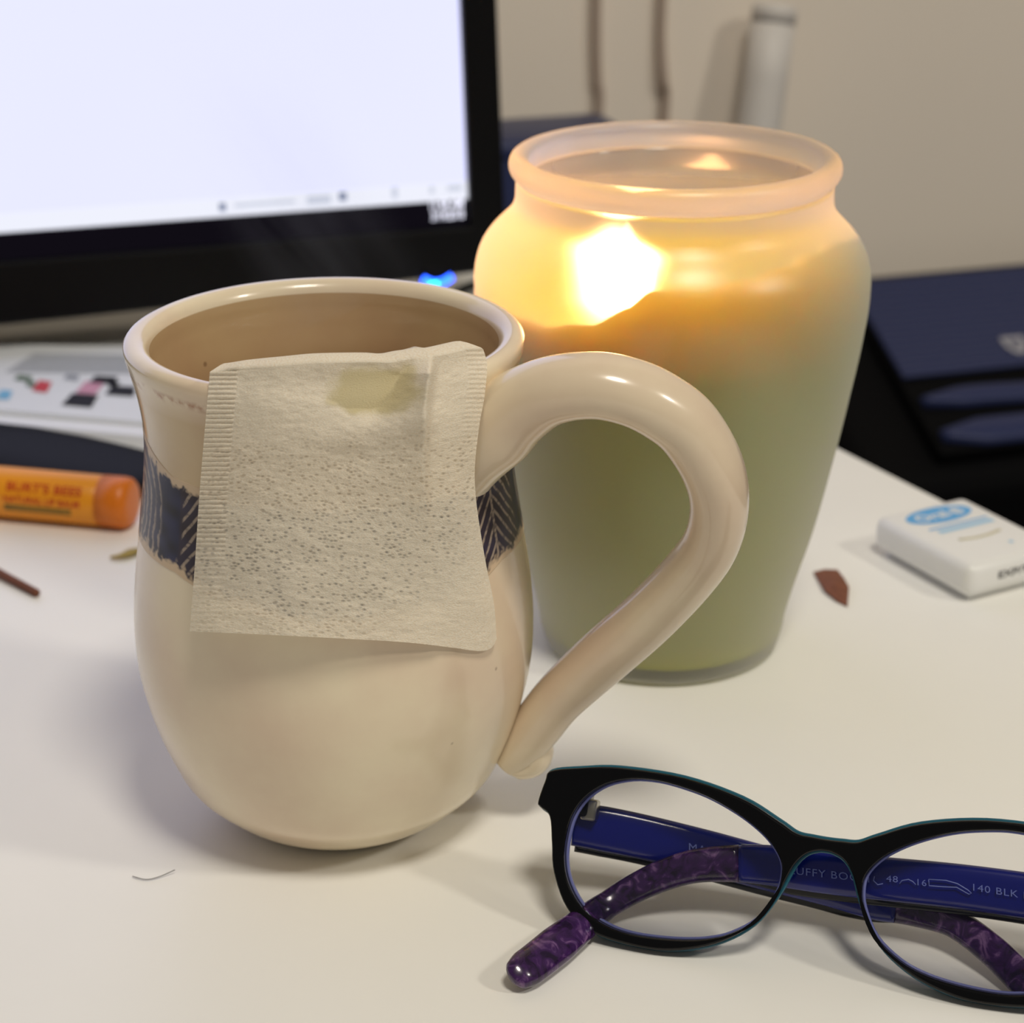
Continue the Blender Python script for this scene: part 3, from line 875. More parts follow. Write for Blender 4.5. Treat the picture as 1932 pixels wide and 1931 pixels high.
disp = amp*1.8*np.where(dx > 0, ga(dx, 9), np.clip(1 + dx/np.interp(gy, [690, 740, 900, 1050], [45, 75, 150, 200]), 0, 1)**1.3)
disp += -.0022*ga(gx-690, 85)*ga(gy-740, 42) + .0010*ga(gx-720, 170)*ga(gy-810-(gx-720)*-.15, 32)
disp += -.0008*ga(gx-845, 22)*ga(gy-760, 70)
disp += .0012*ga((gx-640)+(gy-740)*.6, 260)*ga(gy-800, 90)*.5
nb1 = vnoise(U2.shape, (14, 9)); nb2 = vnoise(U2.shape, (60, 34)); nb3 = vnoise(U2.shape, (150, 110))
disp += (nb1-.5)*.0005 + (nb2-.5)*.00020 + (nb3-.5)*.00010
wl = np.clip((.105-U2)/.01, 0, 1); wr = np.clip((U2-.925)/.01, 0, 1)
crimp = .00016*np.sin(2*np.pi*gy/9.0)
fade = np.clip((1120-gy)/120, .25, 1)
disp += wl*crimp*fade + wr*crimp*.8*np.clip((900-gy)/200, .15, 1)
disp = np.where(V2 > .93, np.maximum(disp, -.0003), disp)
disp = np.maximum(disp, -.0005)
gap = .0062*np.clip((V2-.25)/.75, 0, 1)**1.4*np.clip((.80-U2)/.75, 0, 1)**.6      # the dry left part hangs free of the belly
disp = disp + gap
RD = BP - cam_c; RD /= np.linalg.norm(RD, axis=-1)[..., None]
BP2 = BP - RD*disp[..., None]*1.1
# the part folded over the lip and hanging inside
nin = 40
q = np.linspace(1, 0, nin, endpoint=False)
crest = BP2[0]; crad = rad[0]; cz = crest[:, 2]; cr_ = np.hypot(crest[:, 0]-MC[0], crest[:, 1]-MC[1])
rows = []
for k in q:
    s_ = k
    if s_ < .12:
        f_ = s_/.12; rr = cr_ - .0055*math.sin(f_*math.pi/2); z_ = cz + .0004*math.sin(f_*math.pi)
    else:
        f_ = (s_-.12)/.88
        z_ = cz - .024*f_
        rr = np.minimum(cr_ - .0055, mug_r(np.clip(z_, 0, .109)) - .0058)
    rows.append(np.stack([MC[0]+crad[:, 0]*rr, MC[1]+crad[:, 1]*rr, z_ + 0*cr_], 1))
ALL = np.concatenate([np.array(rows), BP2], 0)
NVA = len(ALL)
uvv = np.concatenate([-(q)*.35, v])
bag = thing('tea_bag', tuple(MC + np.array([0, -.04, .112])), 'cream paper tea bag draped over the front rim of the mug', 'tea bag')

m, t, p, out = nt('tea_bag_paper')
uvn = t.nodes.new('ShaderNodeUVMap'); uvn.uv_map = 'paper'
mp = t.nodes.new('ShaderNodeMapping'); mp.inputs['Scale'].default_value = (46, 74, 1); mp.inputs['Rotation'].default_value = (0, 0, .12)
t.links.new(uvn.outputs[0], mp.inputs[0])
vo = t.nodes.new('ShaderNodeTexVoronoi'); vo.inputs['Scale'].default_value = 1; vo.inputs['Randomness'].default_value = .8
t.links.new(mp.outputs[0], vo.inputs['Vector'])
dot = t.nodes.new('ShaderNodeMapRange'); dot.inputs[1].default_value = .14; dot.inputs[2].default_value = .46; dot.inputs[3].default_value = 1; dot.inputs[4].default_value = 0
t.links.new(vo.outputs['Distance'], dot.inputs[0])
nz = t.nodes.new('ShaderNodeTexNoise'); nz.inputs['Scale'].default_value = 9; nz.inputs['Detail'].default_value = 4
t.links.new(uvn.outputs[0], nz.inputs['Vector'])
sxy = t.nodes.new('ShaderNodeSeparateXYZ'); t.links.new(uvn.outputs[0], sxy.inputs[0])
vr = t.nodes.new('ShaderNodeMapRange'); vr.interpolation_type = 'SMOOTHSTEP'; vr.inputs[1].default_value = .16; vr.inputs[2].default_value = .42
vadd = t.nodes.new('ShaderNodeMath'); vadd.operation = 'MULTIPLY_ADD'; vadd.inputs[1].default_value = .35
t.links.new(nz.outputs['Fac'], vadd.inputs[0]); vs_ = t.nodes.new('ShaderNodeMath'); vs_.operation = 'SUBTRACT'; vs_.inputs[1].default_value = .17
t.links.new(sxy.outputs['Y'], vs_.inputs[0]); t.links.new(vs_.outputs[0], vadd.inputs[2]); t.links.new(vadd.outputs[0], vr.inputs[0])
# wet smooth corner: lower right
wet = t.nodes.new('ShaderNodeMath'); wet.operation = 'ADD'; t.links.new(sxy.outputs['X'], wet.inputs[0]); t.links.new(sxy.outputs['Y'], wet.inputs[1])
wr_ = t.nodes.new('ShaderNodeMapRange'); wr_.interpolation_type = 'SMOOTHSTEP'; wr_.inputs[1].default_value = 1.45; wr_.inputs[2].default_value = 1.72; wr_.inputs[3].default_value = 1; wr_.inputs[4].default_value = .0
t.links.new(wet.outputs[0], wr_.inputs[0])


def mmul(a, b):
    n_ = t.nodes.new('ShaderNodeMath'); n_.operation = 'MULTIPLY'
    for i_, s_ in enumerate((a, b)):
        if isinstance(s_, float): n_.inputs[i_].default_value = s_
        else: t.links.new(s_, n_.inputs[i_])
    return n_.outputs[0]


fib = t.nodes.new('ShaderNodeTexNoise'); fib.inputs['Scale'].default_value = 240; fib.inputs['Detail'].default_value = 6
mpf = t.nodes.new('ShaderNodeMapping'); mpf.inputs['Scale'].default_value = (.55, 1.3, 1); mpf.inputs['Rotation'].default_value = (0, 0, .3)
t.links.new(uvn.outputs[0], mpf.inputs[0]); t.links.new(mpf.outputs[0], fib.inputs['Vector'])
fr = t.nodes.new('ShaderNodeMapRange'); fr.inputs[1].default_value = .38; fr.inputs[2].default_value = .62; fr.inputs[3].default_value = .35; fr.inputs[4].default_value = 1
t.links.new(fib.outputs['Fac'], fr.inputs[0])
pores = mmul(mmul(mmul(dot.outputs[0], vr.outputs[0]), wr_.outputs[0]), fr.outputs[0])
base_t = t.nodes.new('ShaderNodeMath'); base_t.operation = 'MULTIPLY_ADD'; base_t.inputs[1].default_value = .55; base_t.inputs[2].default_value = .03
t.links.new(pores, base_t.inputs[0])
thin = t.nodes.new('ShaderNodeMath'); thin.operation = 'MULTIPLY_ADD'; thin.inputs[1].default_value = .11; t.links.new(mmul(vr.outputs[0], wr_.outputs[0]), thin.inputs[0]); t.links.new(base_t.outputs[0], thin.inputs[2])
cr = t.nodes.new('ShaderNodeValToRGB')
cr.color_ramp.elements[0].position = .35; cr.color_ramp.elements[0].color = col4(srgb(244, 229, 204))
cr.color_ramp.elements[1].position = .65; cr.color_ramp.elements[1].color = col4(srgb(253, 246, 230))
t.links.new(fib.outputs['Fac'], cr.inputs[0])
df = t.nodes.new('ShaderNodeBsdfDiffuse'); tl = t.nodes.new('ShaderNodeBsdfTranslucent'); tr = t.nodes.new('ShaderNodeBsdfTransparent')
bp = t.nodes.new('ShaderNodeBump'); bp.inputs['Strength'].default_value = .5; bp.inputs['Distance'].default_value = .0004
hadd = t.nodes.new('ShaderNodeMath'); hadd.operation = 'SUBTRACT'; t.links.new(fib.outputs['Fac'], hadd.inputs[0]); t.links.new(pores, hadd.inputs[1])
t.links.new(hadd.outputs[0], bp.inputs['Height']); t.links.new(bp.outputs[0], df.inputs['Normal'])
mpw = t.nodes.new('ShaderNodeMapping'); mpw.vector_type = 'POINT'; mpw.inputs['Location'].default_value = (-.60*5.0, -.105*9.5, 0); mpw.inputs['Scale'].default_value = (5.0, 9.5, 1)
t.links.new(uvn.outputs[0], mpw.inputs[0]); ln = t.nodes.new('ShaderNodeVectorMath'); ln.operation = 'LENGTH'; t.links.new(mpw.outputs[0], ln.inputs[0])
lns = t.nodes.new('ShaderNodeMath'); lns.operation = 'MULTIPLY_ADD'; lns.inputs[1].default_value = 1.0; t.links.new(nz.outputs['Fac'], lns.inputs[0]); t.links.new(ln.outputs['Value'], lns.inputs[2])
stn = t.nodes.new('ShaderNodeMapRange'); stn.interpolation_type = 'SMOOTHSTEP'; stn.inputs[1].default_value = 1.15; stn.inputs[2].default_value = 1.5; stn.inputs[3].default_value = .75; stn.inputs[4].default_value = 0; t.links.new(lns.outputs[0], stn.inputs[0])
wst = t.nodes.new('ShaderNodeMix'); wst.data_type = 'RGBA'; wst.inputs[7].default_value = col4(srgb(214, 200, 150)); t.links.new(stn.outputs[0], wst.inputs[0]); t.links.new(cr.outputs[0], wst.inputs[6])
t.links.new(wst.outputs[2], df.inputs[0]); t.links.new(wst.outputs[2], tl.inputs[0])
ms = t.nodes.new('ShaderNodeMixShader'); ms.inputs[0].default_value = .14; t.links.new(df.outputs[0], ms.inputs[1]); t.links.new(tl.outputs[0], ms.inputs[2])
ms2 = t.nodes.new('ShaderNodeMixShader'); t.links.new(thin.outputs[0], ms2.inputs[0]); t.links.new(ms.outputs[0], ms2.inputs[1]); t.links.new(tr.outputs[0], ms2.inputs[2])
t.links.new(ms2.outputs[0], out.inputs[0])
M['bag'] = m


def bag_piece(name, i0, i1):
    sub = ALL[:, i0:i1]; nu_ = i1-i0
    o = mesh_obj(name, sub.reshape(-1, 3), grid_faces(nu_, NVA, flip=True), M['bag'], bag)
    uvl = o.data.uv_layers.new(name='paper')
    vi = np.zeros(len(o.data.loops), np.int32); o.data.loops.foreach_get('vertex_index', vi)
    UVs = np.stack(np.broadcast_arrays(u[None, i0:i1], uvv[:, None]), -1).reshape(-1, 2)
    uvl.data.foreach_set('uv', UVs[vi].reshape(-1).astype(np.float32))
    return o


il, ir = int(.105*NU), int(.925*NU)
bag_piece('filter_paper', il, ir+1)
bag_piece('crimped_seal', 0, il+1)['label'] = 'ribbed heat seal along the left edge'
bag_piece('crimped_seal', ir, NU)['label'] = 'ribbed heat seal along the right edge'

# ================================================================== JAR CANDLE
JC = np.array([0.0398, 0.4877, 0.0])
jar_out = np.array([(0, .0285), (.0006, .0300), (.0016, .0310), (.0040, .0319), (.0104, .0330), (.0194, .0351), (.0324, .0386), (.0518, .0426), (.0712, .0460), (.0870, .0484), (.0965, .0493), (.1035, .0489), (.1085, .0472), (.1120, .0446), (.1145, .0420), (.1165, .0402), (.1185, .0393), (.1215, .0390), (.1243, .0389)])
zf = np.concatenate([np.linspace(0, .004, 8), np.linspace(.004, .1243, 90)[1:]])
jar_r = lambda z: np.interp(z, *hermite_tab)
zt = np.linspace(0, .1243, 400)
hermite_tab = (zt, hermite(jar_out[:, 0], jar_out[:, 1], zt))
WALL = .0028
prof_o = [(0.0008, .0005), (.0008, .024), (0, .0262)] + [(z, float(jar_r(z))) for z in zf]
prof_i = [(z, float(jar_r(z))-WALL) for z in np.linspace(.1243, .006, 90)] + [(.0045, .026), (.0042, .0005)]
jar = thing('jar_candle', tuple(JC), 'frosted glass jar with a lit pale green candle behind the mug', 'candle')


def frosted(name, clear, rough, ior, tint):
    m, t, p, out = nt(name)
    tr = t.nodes.new('ShaderNodeBsdfTransparent'); tr.inputs[0].default_value = (.97, .97, .96, 1)
    rf = t.nodes.new('ShaderNodeBsdfRefraction'); rf.inputs['Roughness'].default_value = rough; rf.inputs['IOR'].default_value = ior; rf.inputs[0].default_value = (.97, .97, .96, 1)
    tl = t.nodes.new('ShaderNodeBsdfTranslucent'); tl.inputs[0].default_value = col4(tint)
    df = t.nodes.new('ShaderNodeBsdfDiffuse'); df.inputs[0].default_value = col4(tint)
    gl = t.nodes.new('ShaderNodeBsdfGlossy'); gl.inputs['Roughness'].default_value = .35
    lw = t.nodes.new('ShaderNodeLayerWeight'); lw.inputs[0].default_value = .5
    # scattering share grows at grazing angles
    sc_ = t.nodes.new('ShaderNodeMapRange'); sc_.inputs[1].default_value = 0; sc_.inputs[2].default_value = 1; sc_.inputs[3].default_value = clear[2]; sc_.inputs[4].default_value = clear[3]
    pw = t.nodes.new('ShaderNodeMath'); pw.operation = 'POWER'; pw.inputs[1].default_value = 1.15
    t.links.new(lw.outputs['Facing'], pw.inputs[0]); t.links.new(pw.outputs[0], sc_.inputs[0])
    a = t.nodes.new('ShaderNodeMixShader'); a.inputs[0].default_value = clear[0]; t.links.new(tr.outputs[0], a.inputs[1]); t.links.new(rf.outputs[0], a.inputs[2])
    b = t.nodes.new('ShaderNodeMixShader'); b.inputs[0].default_value = clear[1]; t.links.new(tl.outputs[0], b.inputs[1]); t.links.new(df.outputs[0], b.inputs[2])
    c = t.nodes.new('ShaderNodeMixShader'); t.links.new(sc_.outputs[0], c.inputs[0]); t.links.new(a.outputs[0], c.inputs[1]); t.links.new(b.outputs[0], c.inputs[2])
    d = t.nodes.new('ShaderNodeMixShader'); d.inputs[0].default_value = .05; t.links.new(c.outputs[0], d.inputs[1]); t.links.new(gl.outputs[0], d.inputs[2])
    t.links.new(d.outputs[0], out.inputs[0])
    return m


M['frost'] = frosted('frosted_glass', (.90, .48, .05, 1.0), .50, 1.28, (.97, .95, .92))
m, t, p, out = nt('clear_inner_glass')
tr = t.nodes.new('ShaderNodeBsdfTransparent'); gl = t.nodes.new('ShaderNodeBsdfGlossy'); gl.inputs['Roughness'].default_value = .15
tl = t.nodes.new('ShaderNodeBsdfTranslucent'); tl.inputs[0].default_value = (.95, .93, .9, 1)
a = t.nodes.new('ShaderNodeMixShader'); a.inputs[0].default_value = .05; t.links.new(tr.outputs[0], a.inputs[1]); t.links.new(gl.outputs[0], a.inputs[2])
b = t.nodes.new('ShaderNodeMixShader'); b.inputs[0].default_value = .16; t.links.new(a.outputs[0], b.inputs[1]); t.links.new(tl.outputs[0], b.inputs[2])
t.links.new(b.outputs[0], out.inputs[0])
M['inner_glass'] = m
V, F = revolve(prof_o + prof_i, JC, 144)
idx = np.repeat([1 if j >= len(prof_o)-1 else 0 for j in range(len(prof_o)+len(prof_i)-1)], 144)
mesh_obj('glass_body', V, F, [M['frost'], M['inner_glass']], jar, mat_idx=idx)
rim = [(.1242, .0386), (.1248, .0389), (.1254, .0396), (.1262, .0402), (.1272, .0406), (.1282, .0407), (.1292, .0405), (.1301, .0400), (.1307, .0392), (.1309, .0382), (.1307, .0372), (.1302, .0364), (.1294, .0359), (.1284, .0357), (.1272, .0358), (.1262, .0361), (.1252, .0362), (.1242, .0361)]
V, F = revolve(rim + [rim[0]], JC, 144)
M['frost_rim'] = frosted('frosted_glass_rim', (.7, .12, .38, .75), .3, 1.2, (.94, .92, .90))
mesh_obj('rim', V, F, M['frost_rim'], jar)

# wax: outer wall follows the glass, top edge higher on the right, deep melt pool
nph = 180
ph = np.linspace(0, 2*np.pi, nph, endpoint=False)
pdj = wrap(ph + np.pi/2)
ztopw = np.interp(pdj, [-np.pi, -2.2, -1.4, -.8, -.45, -.28, -.19, -.1, .15, .4, .75, 1.2, 2.0, np.pi], [.101, .096, .0945, .0955, .0985, .1025, .1070, .1068, .1072, .1085, .1112, .1105, .106, .101])
ztopw = ztopw + .0018 + .0004*np.sin(ph*9) + .0003*np.sin(ph*23+1)
pool_z = .0865
rows = []
for z in np.linspace(0.0046, .075, 34):
    rows.append(np.stack([np.full(nph, z), np.full(nph, float(jar_r(z))-WALL-.0004)], 1))
for k in np.linspace(0, 1, 22)[1:]:
    z = .075 + (ztopw-.075)*k
    rows.append(np.stack([z, jar_r(z)-WALL-.0004], 1))
r_top = jar_r(ztopw)-WALL-.0004
for k in np.linspace(0, 1, 26)[1:]:
    z = ztopw + (pool_z-ztopw)*k
    th_ = .0024 + .0075*k**1.3
    rows.append(np.stack([z, jar_r(z)-WALL-.0004-th_], 1))
rr = rows[-1][:, 1]
for k in (.75, .5, .25, .02):
    rows.append(np.stack([np.full(nph, pool_z-.0006), rr*k], 1))
rows = [np.stack([np.full(nph, .0046), np.full(nph, .0004)], 1)] + rows
Wv = np.concatenate([np.stack([JC[0]+r_[:, 1]*np.cos(ph), JC[1]+r_[:, 1]*np.sin(ph), r_[:, 0]], 1) for r_ in rows])
m, t, p, out = nt('sage_green_wax')
p.inputs['Base Color'].default_value = col4(srgb(166, 168, 46))
p.inputs['Roughness'].default_value = .4
p.inputs['Subsurface Weight'].default_value = 1.0
p.inputs['Subsurface Radius'].default_value = (1.0, .60, .12)
p.inputs['Subsurface Scale'].default_value = .024
M['wax'] = m
mesh_obj('wax', Wv, grid_faces(nph, len(rows), True), M['wax'], jar)
fc_ = aty(1182, 500, JC[1])                      # flame centre
M['wick'] = plain('charred_wick', srgb(30, 24, 20), rough=.9)
P = catmull([(fc_[0]+.0005, JC[1], pool_z-.006), (fc_[0], JC[1], pool_z+.002), (fc_[0]-.0006, JC[1]+.0003, pool_z+.006), (fc_[0]+.0006, JC[1], pool_z+.009)], 5)
V, F = sweep(P, np.tile([1.0, 0, 0], (len(P), 1)), .0009, .0009, 8)
mesh_obj('wick', V, F, M['wick'], jar)
fl = [(0, .0006), (.001, .0030), (.003, .0056), (.006, .0074), (.009, .0075), (.012, .0064), (.015, .0046), (.018, .0026), (.021, .0011), (.0225, .0001)]
z0 = np.linspace(0, .0225, 28); fr_ = np.interp(z0, [a for a, _ in fl], [b for _, b in fl])
V, F = revolve([(z, r_) for z, r_ in zip(z0, fr_)], np.array([fc_[0], JC[1], pool_z+.0045]), 32)
M['flame'] = emit('candle_flame', (1.0, .46, .17), FLAME)
mesh_obj('flame', V, F, M['flame'], jar)

# ================================================================== GLASSES
gO = at(1245, 1799); gb = at(1945, 1914); gw = (gb-gO)/np.linalg.norm(gb-gO); gn = np.array([gw[1], -gw[0], 0])
gt0 = R(12); gu0 = np.array([0, 0, math.cos(gt0)]) - gn*math.sin(gt0); gt = R(30); gu = np.array([0, 0, math.cos(gt)]) - gn*math.sin(gt); gf = np.cross(gw, gu); gf = gf if gf @ gn > 0 else -gf
specs = thing('eyeglasses', tuple(gO + gw*.0313 - gn*.004), 'black framed eyeglasses with folded blue and purple temples, in front of the mug', 'glasses')
MIR = 31.3
half = [(31.3, 28.3), (28.4, 28.4), (25.3, 28.7), (21.7, 30.6), (14, 34.2), (2.2, 36.7), (-10.8, 36.9), (-19, 35.6), (-24.6, 34.2), (-25.6, 32.0), (-26.8, 27.4), (-26.2, 26.3), (-24.2, 24.6), (-23.4, 19), (-22.6, 13.0), (-19.4, 5.8), (-13.9, 1.5), (-4.9, .0), (2.7, .4), (11.1, 3.2), (18.2, 8.4), (22.7, 15.6), (25.3, 21.8), (27.4, 24.6), (29.6, 25.7), (31.3, 25.9)]


def retilt(q_):
    P_ = gO + gw*q_[0]*.001 + gu0*q_[1]*.001
    D_ = P_ - cam_c; X_ = cam_c + D_*((gO-cam_c) @ gf)/(D_ @ gf) - gO
    return (float(X_ @ gw)*1000, float(X_ @ gu)*1000)


half = [retilt(q_) for q_ in half]
MIR = half[0][0]
half[-1] = (MIR, half[-1][1])
full = half + [(2*MIR-a, b) for a, b in half[::-1][1:-1]]
outl = catmull(full, 5, True)*.001
lens = [(-20.6, 20.3), (-19.6, 25.3), (-17.2, 29.6), (-13.2, 33.0), (-8.0, 34.9), (-3.0, 35.3), (1.6, 34.8), (7, 33.6), (12.1, 31.6), (16.5, 29.2), (20.1, 26.4), (22.6, 23.0), (23.2, 19.8), (22.4, 15.6), (19.2, 9.9), (14.1, 5.9), (9.5, 4.0), (4.7, 3.0), (-.2, 2.5), (-5.1, 2.4), (-9.2, 2.9), (-12.9, 4.2), (-16, 6.2), (-18.3, 9.0), (-20, 12.6), (-20.7, 16.4)]
lens = [retilt(q_) for q_ in lens]
lensL = catmull(lens, 4, True)*.001
lensR = np.stack([2*MIR*.001-lensL[:, 0], lensL[:, 1]], 1)[::-1]
glift = 0.0008


def gmap(V): return np.array([gO + np.array([0, 0, glift]) + gw*a + gu*b + gf*c for a, b, c in V])


M['acetate_black'] = plain('black_acetate', srgb(4, 4, 6), rough=.15, spec=.35)
M['acetate_teal'] = plain('blue_green_acetate_layer', srgb(38, 98, 118), rough=.15, coat=.3)
M['acetate_blue'] = plain('royal_blue_acetate', srgb(13, 24, 120), rough=.18, coat=.3)
V, F = shape_mesh([outl, lensL, lensR], .0010, .0005, 2)
mesh_obj('front_frame', gmap(V + np.array([0, 0, .0006])), F, M['acetate_black'], specs, smooth=False)
oc = outl.mean(0); og = np.roll(outl, -1, 0) - np.roll(outl, 1, 0); on_ = np.stack([og[:, 1], -og[:, 0]], 1); on_ /= np.linalg.norm(on_, axis=1)[:, None]
if np.sum(on_*(outl-oc)) < 0: on_ = -on_
V, F = shape_mesh([outl + on_*.0005, lensL, lensR], .0007, .0003, 2)
bl = mesh_obj('inner_frame_layer', gmap(V + np.array([0, 0, -.0018])), F, M['acetate_teal'], specs, smooth=False)
bl['label'] = 'thin blue green layer behind the black front'
# lenses
m, t, p, out = nt('coated_lens')
tr = t.nodes.new('ShaderNodeBsdfTransparent'); tr.inputs[0].default_value = (.965, .965, .97, 1)
gl = t.nodes.new('ShaderNodeBsdfGlossy'); gl.inputs['Roughness'].default_value = .02; gl.inputs[0].default_value = (.75, .8, 1, 1)
lw = t.nodes.new('ShaderNodeFresnel'); lw.inputs[0].default_value = 1.35
mm = t.nodes.new('ShaderNodeMath'); mm.operation = 'MULTIPLY'; mm.inputs[1].default_value = .8; t.links.new(lw.outputs[0], mm.inputs[0])
ms = t.nodes.new('ShaderNodeMixShader'); t.links.new(mm.outputs[0], ms.inputs[0]); t.links.new(tr.outputs[0], ms.inputs[1]); t.links.new(gl.outputs[0], ms.inputs[2])
t.links.new(ms.outputs[0], out.inputs[0])
M['lens'] = m
M['lens_edge'] = plain('blue_lens_edge', srgb(150, 156, 220), rough=.25)
for lp, nm in ((lensL, 'lens'), (lensR, 'lens')):
    cen = lp.mean(0)
    ks = (0.02, .2, .4, .6, .8, 1.0)
    Vf = []
    for face, zc in ((0, .0003), (1, -.0012)):
        for k in ks:
            for q_ in lp:
                p2 = cen + (q_-cen)*k
                Vf.append((p2[0], p2[1], zc + .0013*(1-k*k)))
    n_ = len(lp); K = len(ks)
    Vf = np.array(Vf)
    F1 = grid_faces(n_, K, True); F2 = [tuple(i+n_*K for i in f)[::-1] for f in grid_faces(n_, K, True)]
    o = mesh_obj(nm, gmap(Vf), F1 + F2, M['lens'], specs)
    # bevelled groove ring seen as a bluish line inside the rim
    ring = np.concatenate([lp, lp[:1]])
    P3 = np.stack([cen[0]+(ring[:, 0]-cen[0])*.992, cen[1]+(ring[:, 1]-cen[1])*.992, np.full(len(ring), -.0012)], 1)
    V, F = sweep(gmap(P3), np.tile(gf, (len(P3), 1)), .0010, .00035, 8, caps=False)
    mesh_obj('lens_edge', V, F, M['lens_edge'], o)
# hinges and rivets
M['hinge'] = plain('steel_hinge', srgb(190, 185, 170), rough=.3, metal=1.0)
for sgn in (-1, 1):
    a = MIR*.001 + sgn*.0530
    V, F = rbox(gmap([(a, .0280, -.0050)])[0], gw, gu, gf, .0035, .0042, .0028, .001, 2)
    mesh_obj('end_piece', V, F, M['acetate_black'], specs)
    V, F = rbox(gmap([(a-sgn*.0035, .0255, -.0048)])[0], gw, gu, gf, .0016, .0022, .0020, .0005, 2)
    mesh_obj('hinge', V, F, M['hinge'], specs)


def gplane(x, y, b):
    return onplane(x, y, gO - gf*b, gf)


def temple(pts, h_half, thick, mats, split, power=3.0):
    P = catmull(pts, 8); n_ = len(P)
    T = np.gradient(P, axis=0); T /= np.linalg.norm(T, axis=1)[:, None]
    Nf = gf[None] - T*(T @ gf)[:, None]; Nf /= np.linalg.norm(Nf, axis=1)[:, None]
    k = np.linspace(0, 1, n_)
    hh = np.interp(k, *h_half); tk = np.interp(k, *thick)
    i = int(split*n_)
    V1, F1 = sweep(P[:i+1], Nf[:i+1], tk[:i+1], hh[:i+1], 20, power)
    V2, F2 = sweep(P[i:], Nf[i:], tk[i:], hh[i:], 20, 2.4)
    o1 = mesh_obj('temple', V1, F1, mats[0], specs)
    i0 = 2
    V3, F3 = sweep(P[i0:i+1] - Nf[i0:i+1]*tk[i0:i+1, None]*1.1 - gu[None]*(.0013*np.clip(np.linspace(5, 0, i+1-i0), 0, 1))[:, None], Nf[i0:i+1], tk[i0:i+1]*.8, hh[i0:i+1]*.98, 16, power)
    mesh_obj('outer_layer', V3, F3, M['acetate_black'], o1)['label'] = 'black outer face of the temple'
    o2 = mesh_obj('temple_tip', V2, F2, mats[1], o1)
    o2['label'] = 'marbled purple temple tip'
    return o1, P, Nf, hh, tk


m, t, p, out = nt('marbled_purple_acetate')
tc = t.nodes.new('ShaderNodeTexCoord'); nz = t.nodes.new('ShaderNodeTexNoise'); nz.inputs['Scale'].default_value = 260; nz.inputs['Detail'].default_value = 5; nz.inputs['Distortion'].default_value = 1.6
t.links.new(tc.outputs['Object'], nz.inputs['Vector'])
cr = t.nodes.new('ShaderNodeValToRGB'); els = cr.color_ramp.elements
els[0].position = .34; els[0].color = col4(srgb(30, 12, 42)); els[1].position = .82; els[1].color = col4(srgb(160, 120, 168))
e_ = els.new(.56); e_.color = col4(srgb(62, 30, 84))
t.links.new(nz.outputs['Fac'], cr.inputs[0]); t.links.new(cr.outputs[0], p.inputs['Base Color'])
p.inputs['Roughness'].default_value = .2; p.inputs['Coat Weight'].default_value = .5
M['purple'] = m
# temple hinged on the left: runs right behind the other one
ptsL = [gplane(1082, 1556, .0060), gplane(1130, 1563, .0072), gplane(1210, 1579, .0090), gplane(1330, 1608, .0110), gplane(1450, 1640, .0125), gplane(1560, 1668, .0130), gplane(1650, 1695, .0130),
        gplane(1720, 1713, .0125), gplane(1800, 1742, .0110), gplane(1870, 1792, .0075), gplane(1930, 1858, .0035), gplane(1965, 1900, .001)]
ptsL = [np.array([q_[0], q_[1], max(q_[2], .0036)]) for q_ in ptsL]
tL, PL, NL, hL, tkL = temple(ptsL, ([0, .1, .55, .72, .9, .97, 1], [.0044, .0047, .0044, .0030, .0033, .0028, .0008]), ([0, .5, .8, .97, 1], [.0017, .0016, .0018, .0018, .0006]), (M['acetate_blue'], M['purple']), .60)
# temple hinged on the right: runs left, its tip comes forward under the left lens
ptsR = [gplane(2130, 1722, .0060), gplane(2060, 1712, .0062), gplane(1940, 1691, .0065), gplane(1800, 1672, .0068), gplane(1650, 1657, .0072), gplane(1550, 1646, .0076), gplane(1460, 1634, .0078),
        gplane(1385, 1630, .0078), gplane(1300, 1637, .0068), gplane(1215, 1668, .0062), at(1140, 1712, .0042), at(1080, 1760, .0036), at(1015, 1812, .0036), at(966, 1848, .0034)]
ptsR = [np.array([q_[0], q_[1], max(q_[2], .0030)]) for q_ in ptsR]
tR, PR, NR, hR, tkR = temple(ptsR, ([0, .1, .45, .62, .76, .88, .955, .985, 1], [.0046, .0046, .0042, .0034, .0028, .0040, .0038, .0029, .0012]), ([0, .5, .75, .97, 1], [.0017, .0016, .0018, .0019, .0007]), (M['acetate_blue'], M['purple']), .53)
M['temple_print'] = plain('pale_temple_print', srgb(120, 132, 200), rough=.4)


def temple_text(path_plane_b, items, parent):
    for kind_, data in items:
        pass


def print_on(body, x0, x1, y0, y1, hpx, b, parent, bold=.0):
    """flat print on the temple's face, text baseline runs from pixel (x0,y0) to (x1,y1) on the plane b behind the frame"""
    p0 = gplane(x0, y0, b); p1 = gplane(x1, y1, b); pu = gplane(x0, y0-hpx, b)
    V, F = text_mesh(body, 1.0, bold=bold, spacing=1.1)
    V[:, :2] -= V[:, :2].min(0)
    V[:, 0] /= V[:, 0].max(); V[:, 1] /= V[:, 1].max()
    W = np.array([p0 + (p1-p0)*v_[0] + (pu-p0)*v_[1] for v_ in V])
    return mesh_obj('temple_text', W, F, M['temple_print'], parent, smooth=False)


def outline_on(pxs, b, parent, r_=.00012):
    P = np.array([gplane(x, y, b) for x, y in pxs])
    V, F = sweep(P, np.tile(gn, (len(P), 1)), r_, r_, 6, caps=True)
    return mesh_obj('temple_icon', V, F, M['temple_print'], parent)


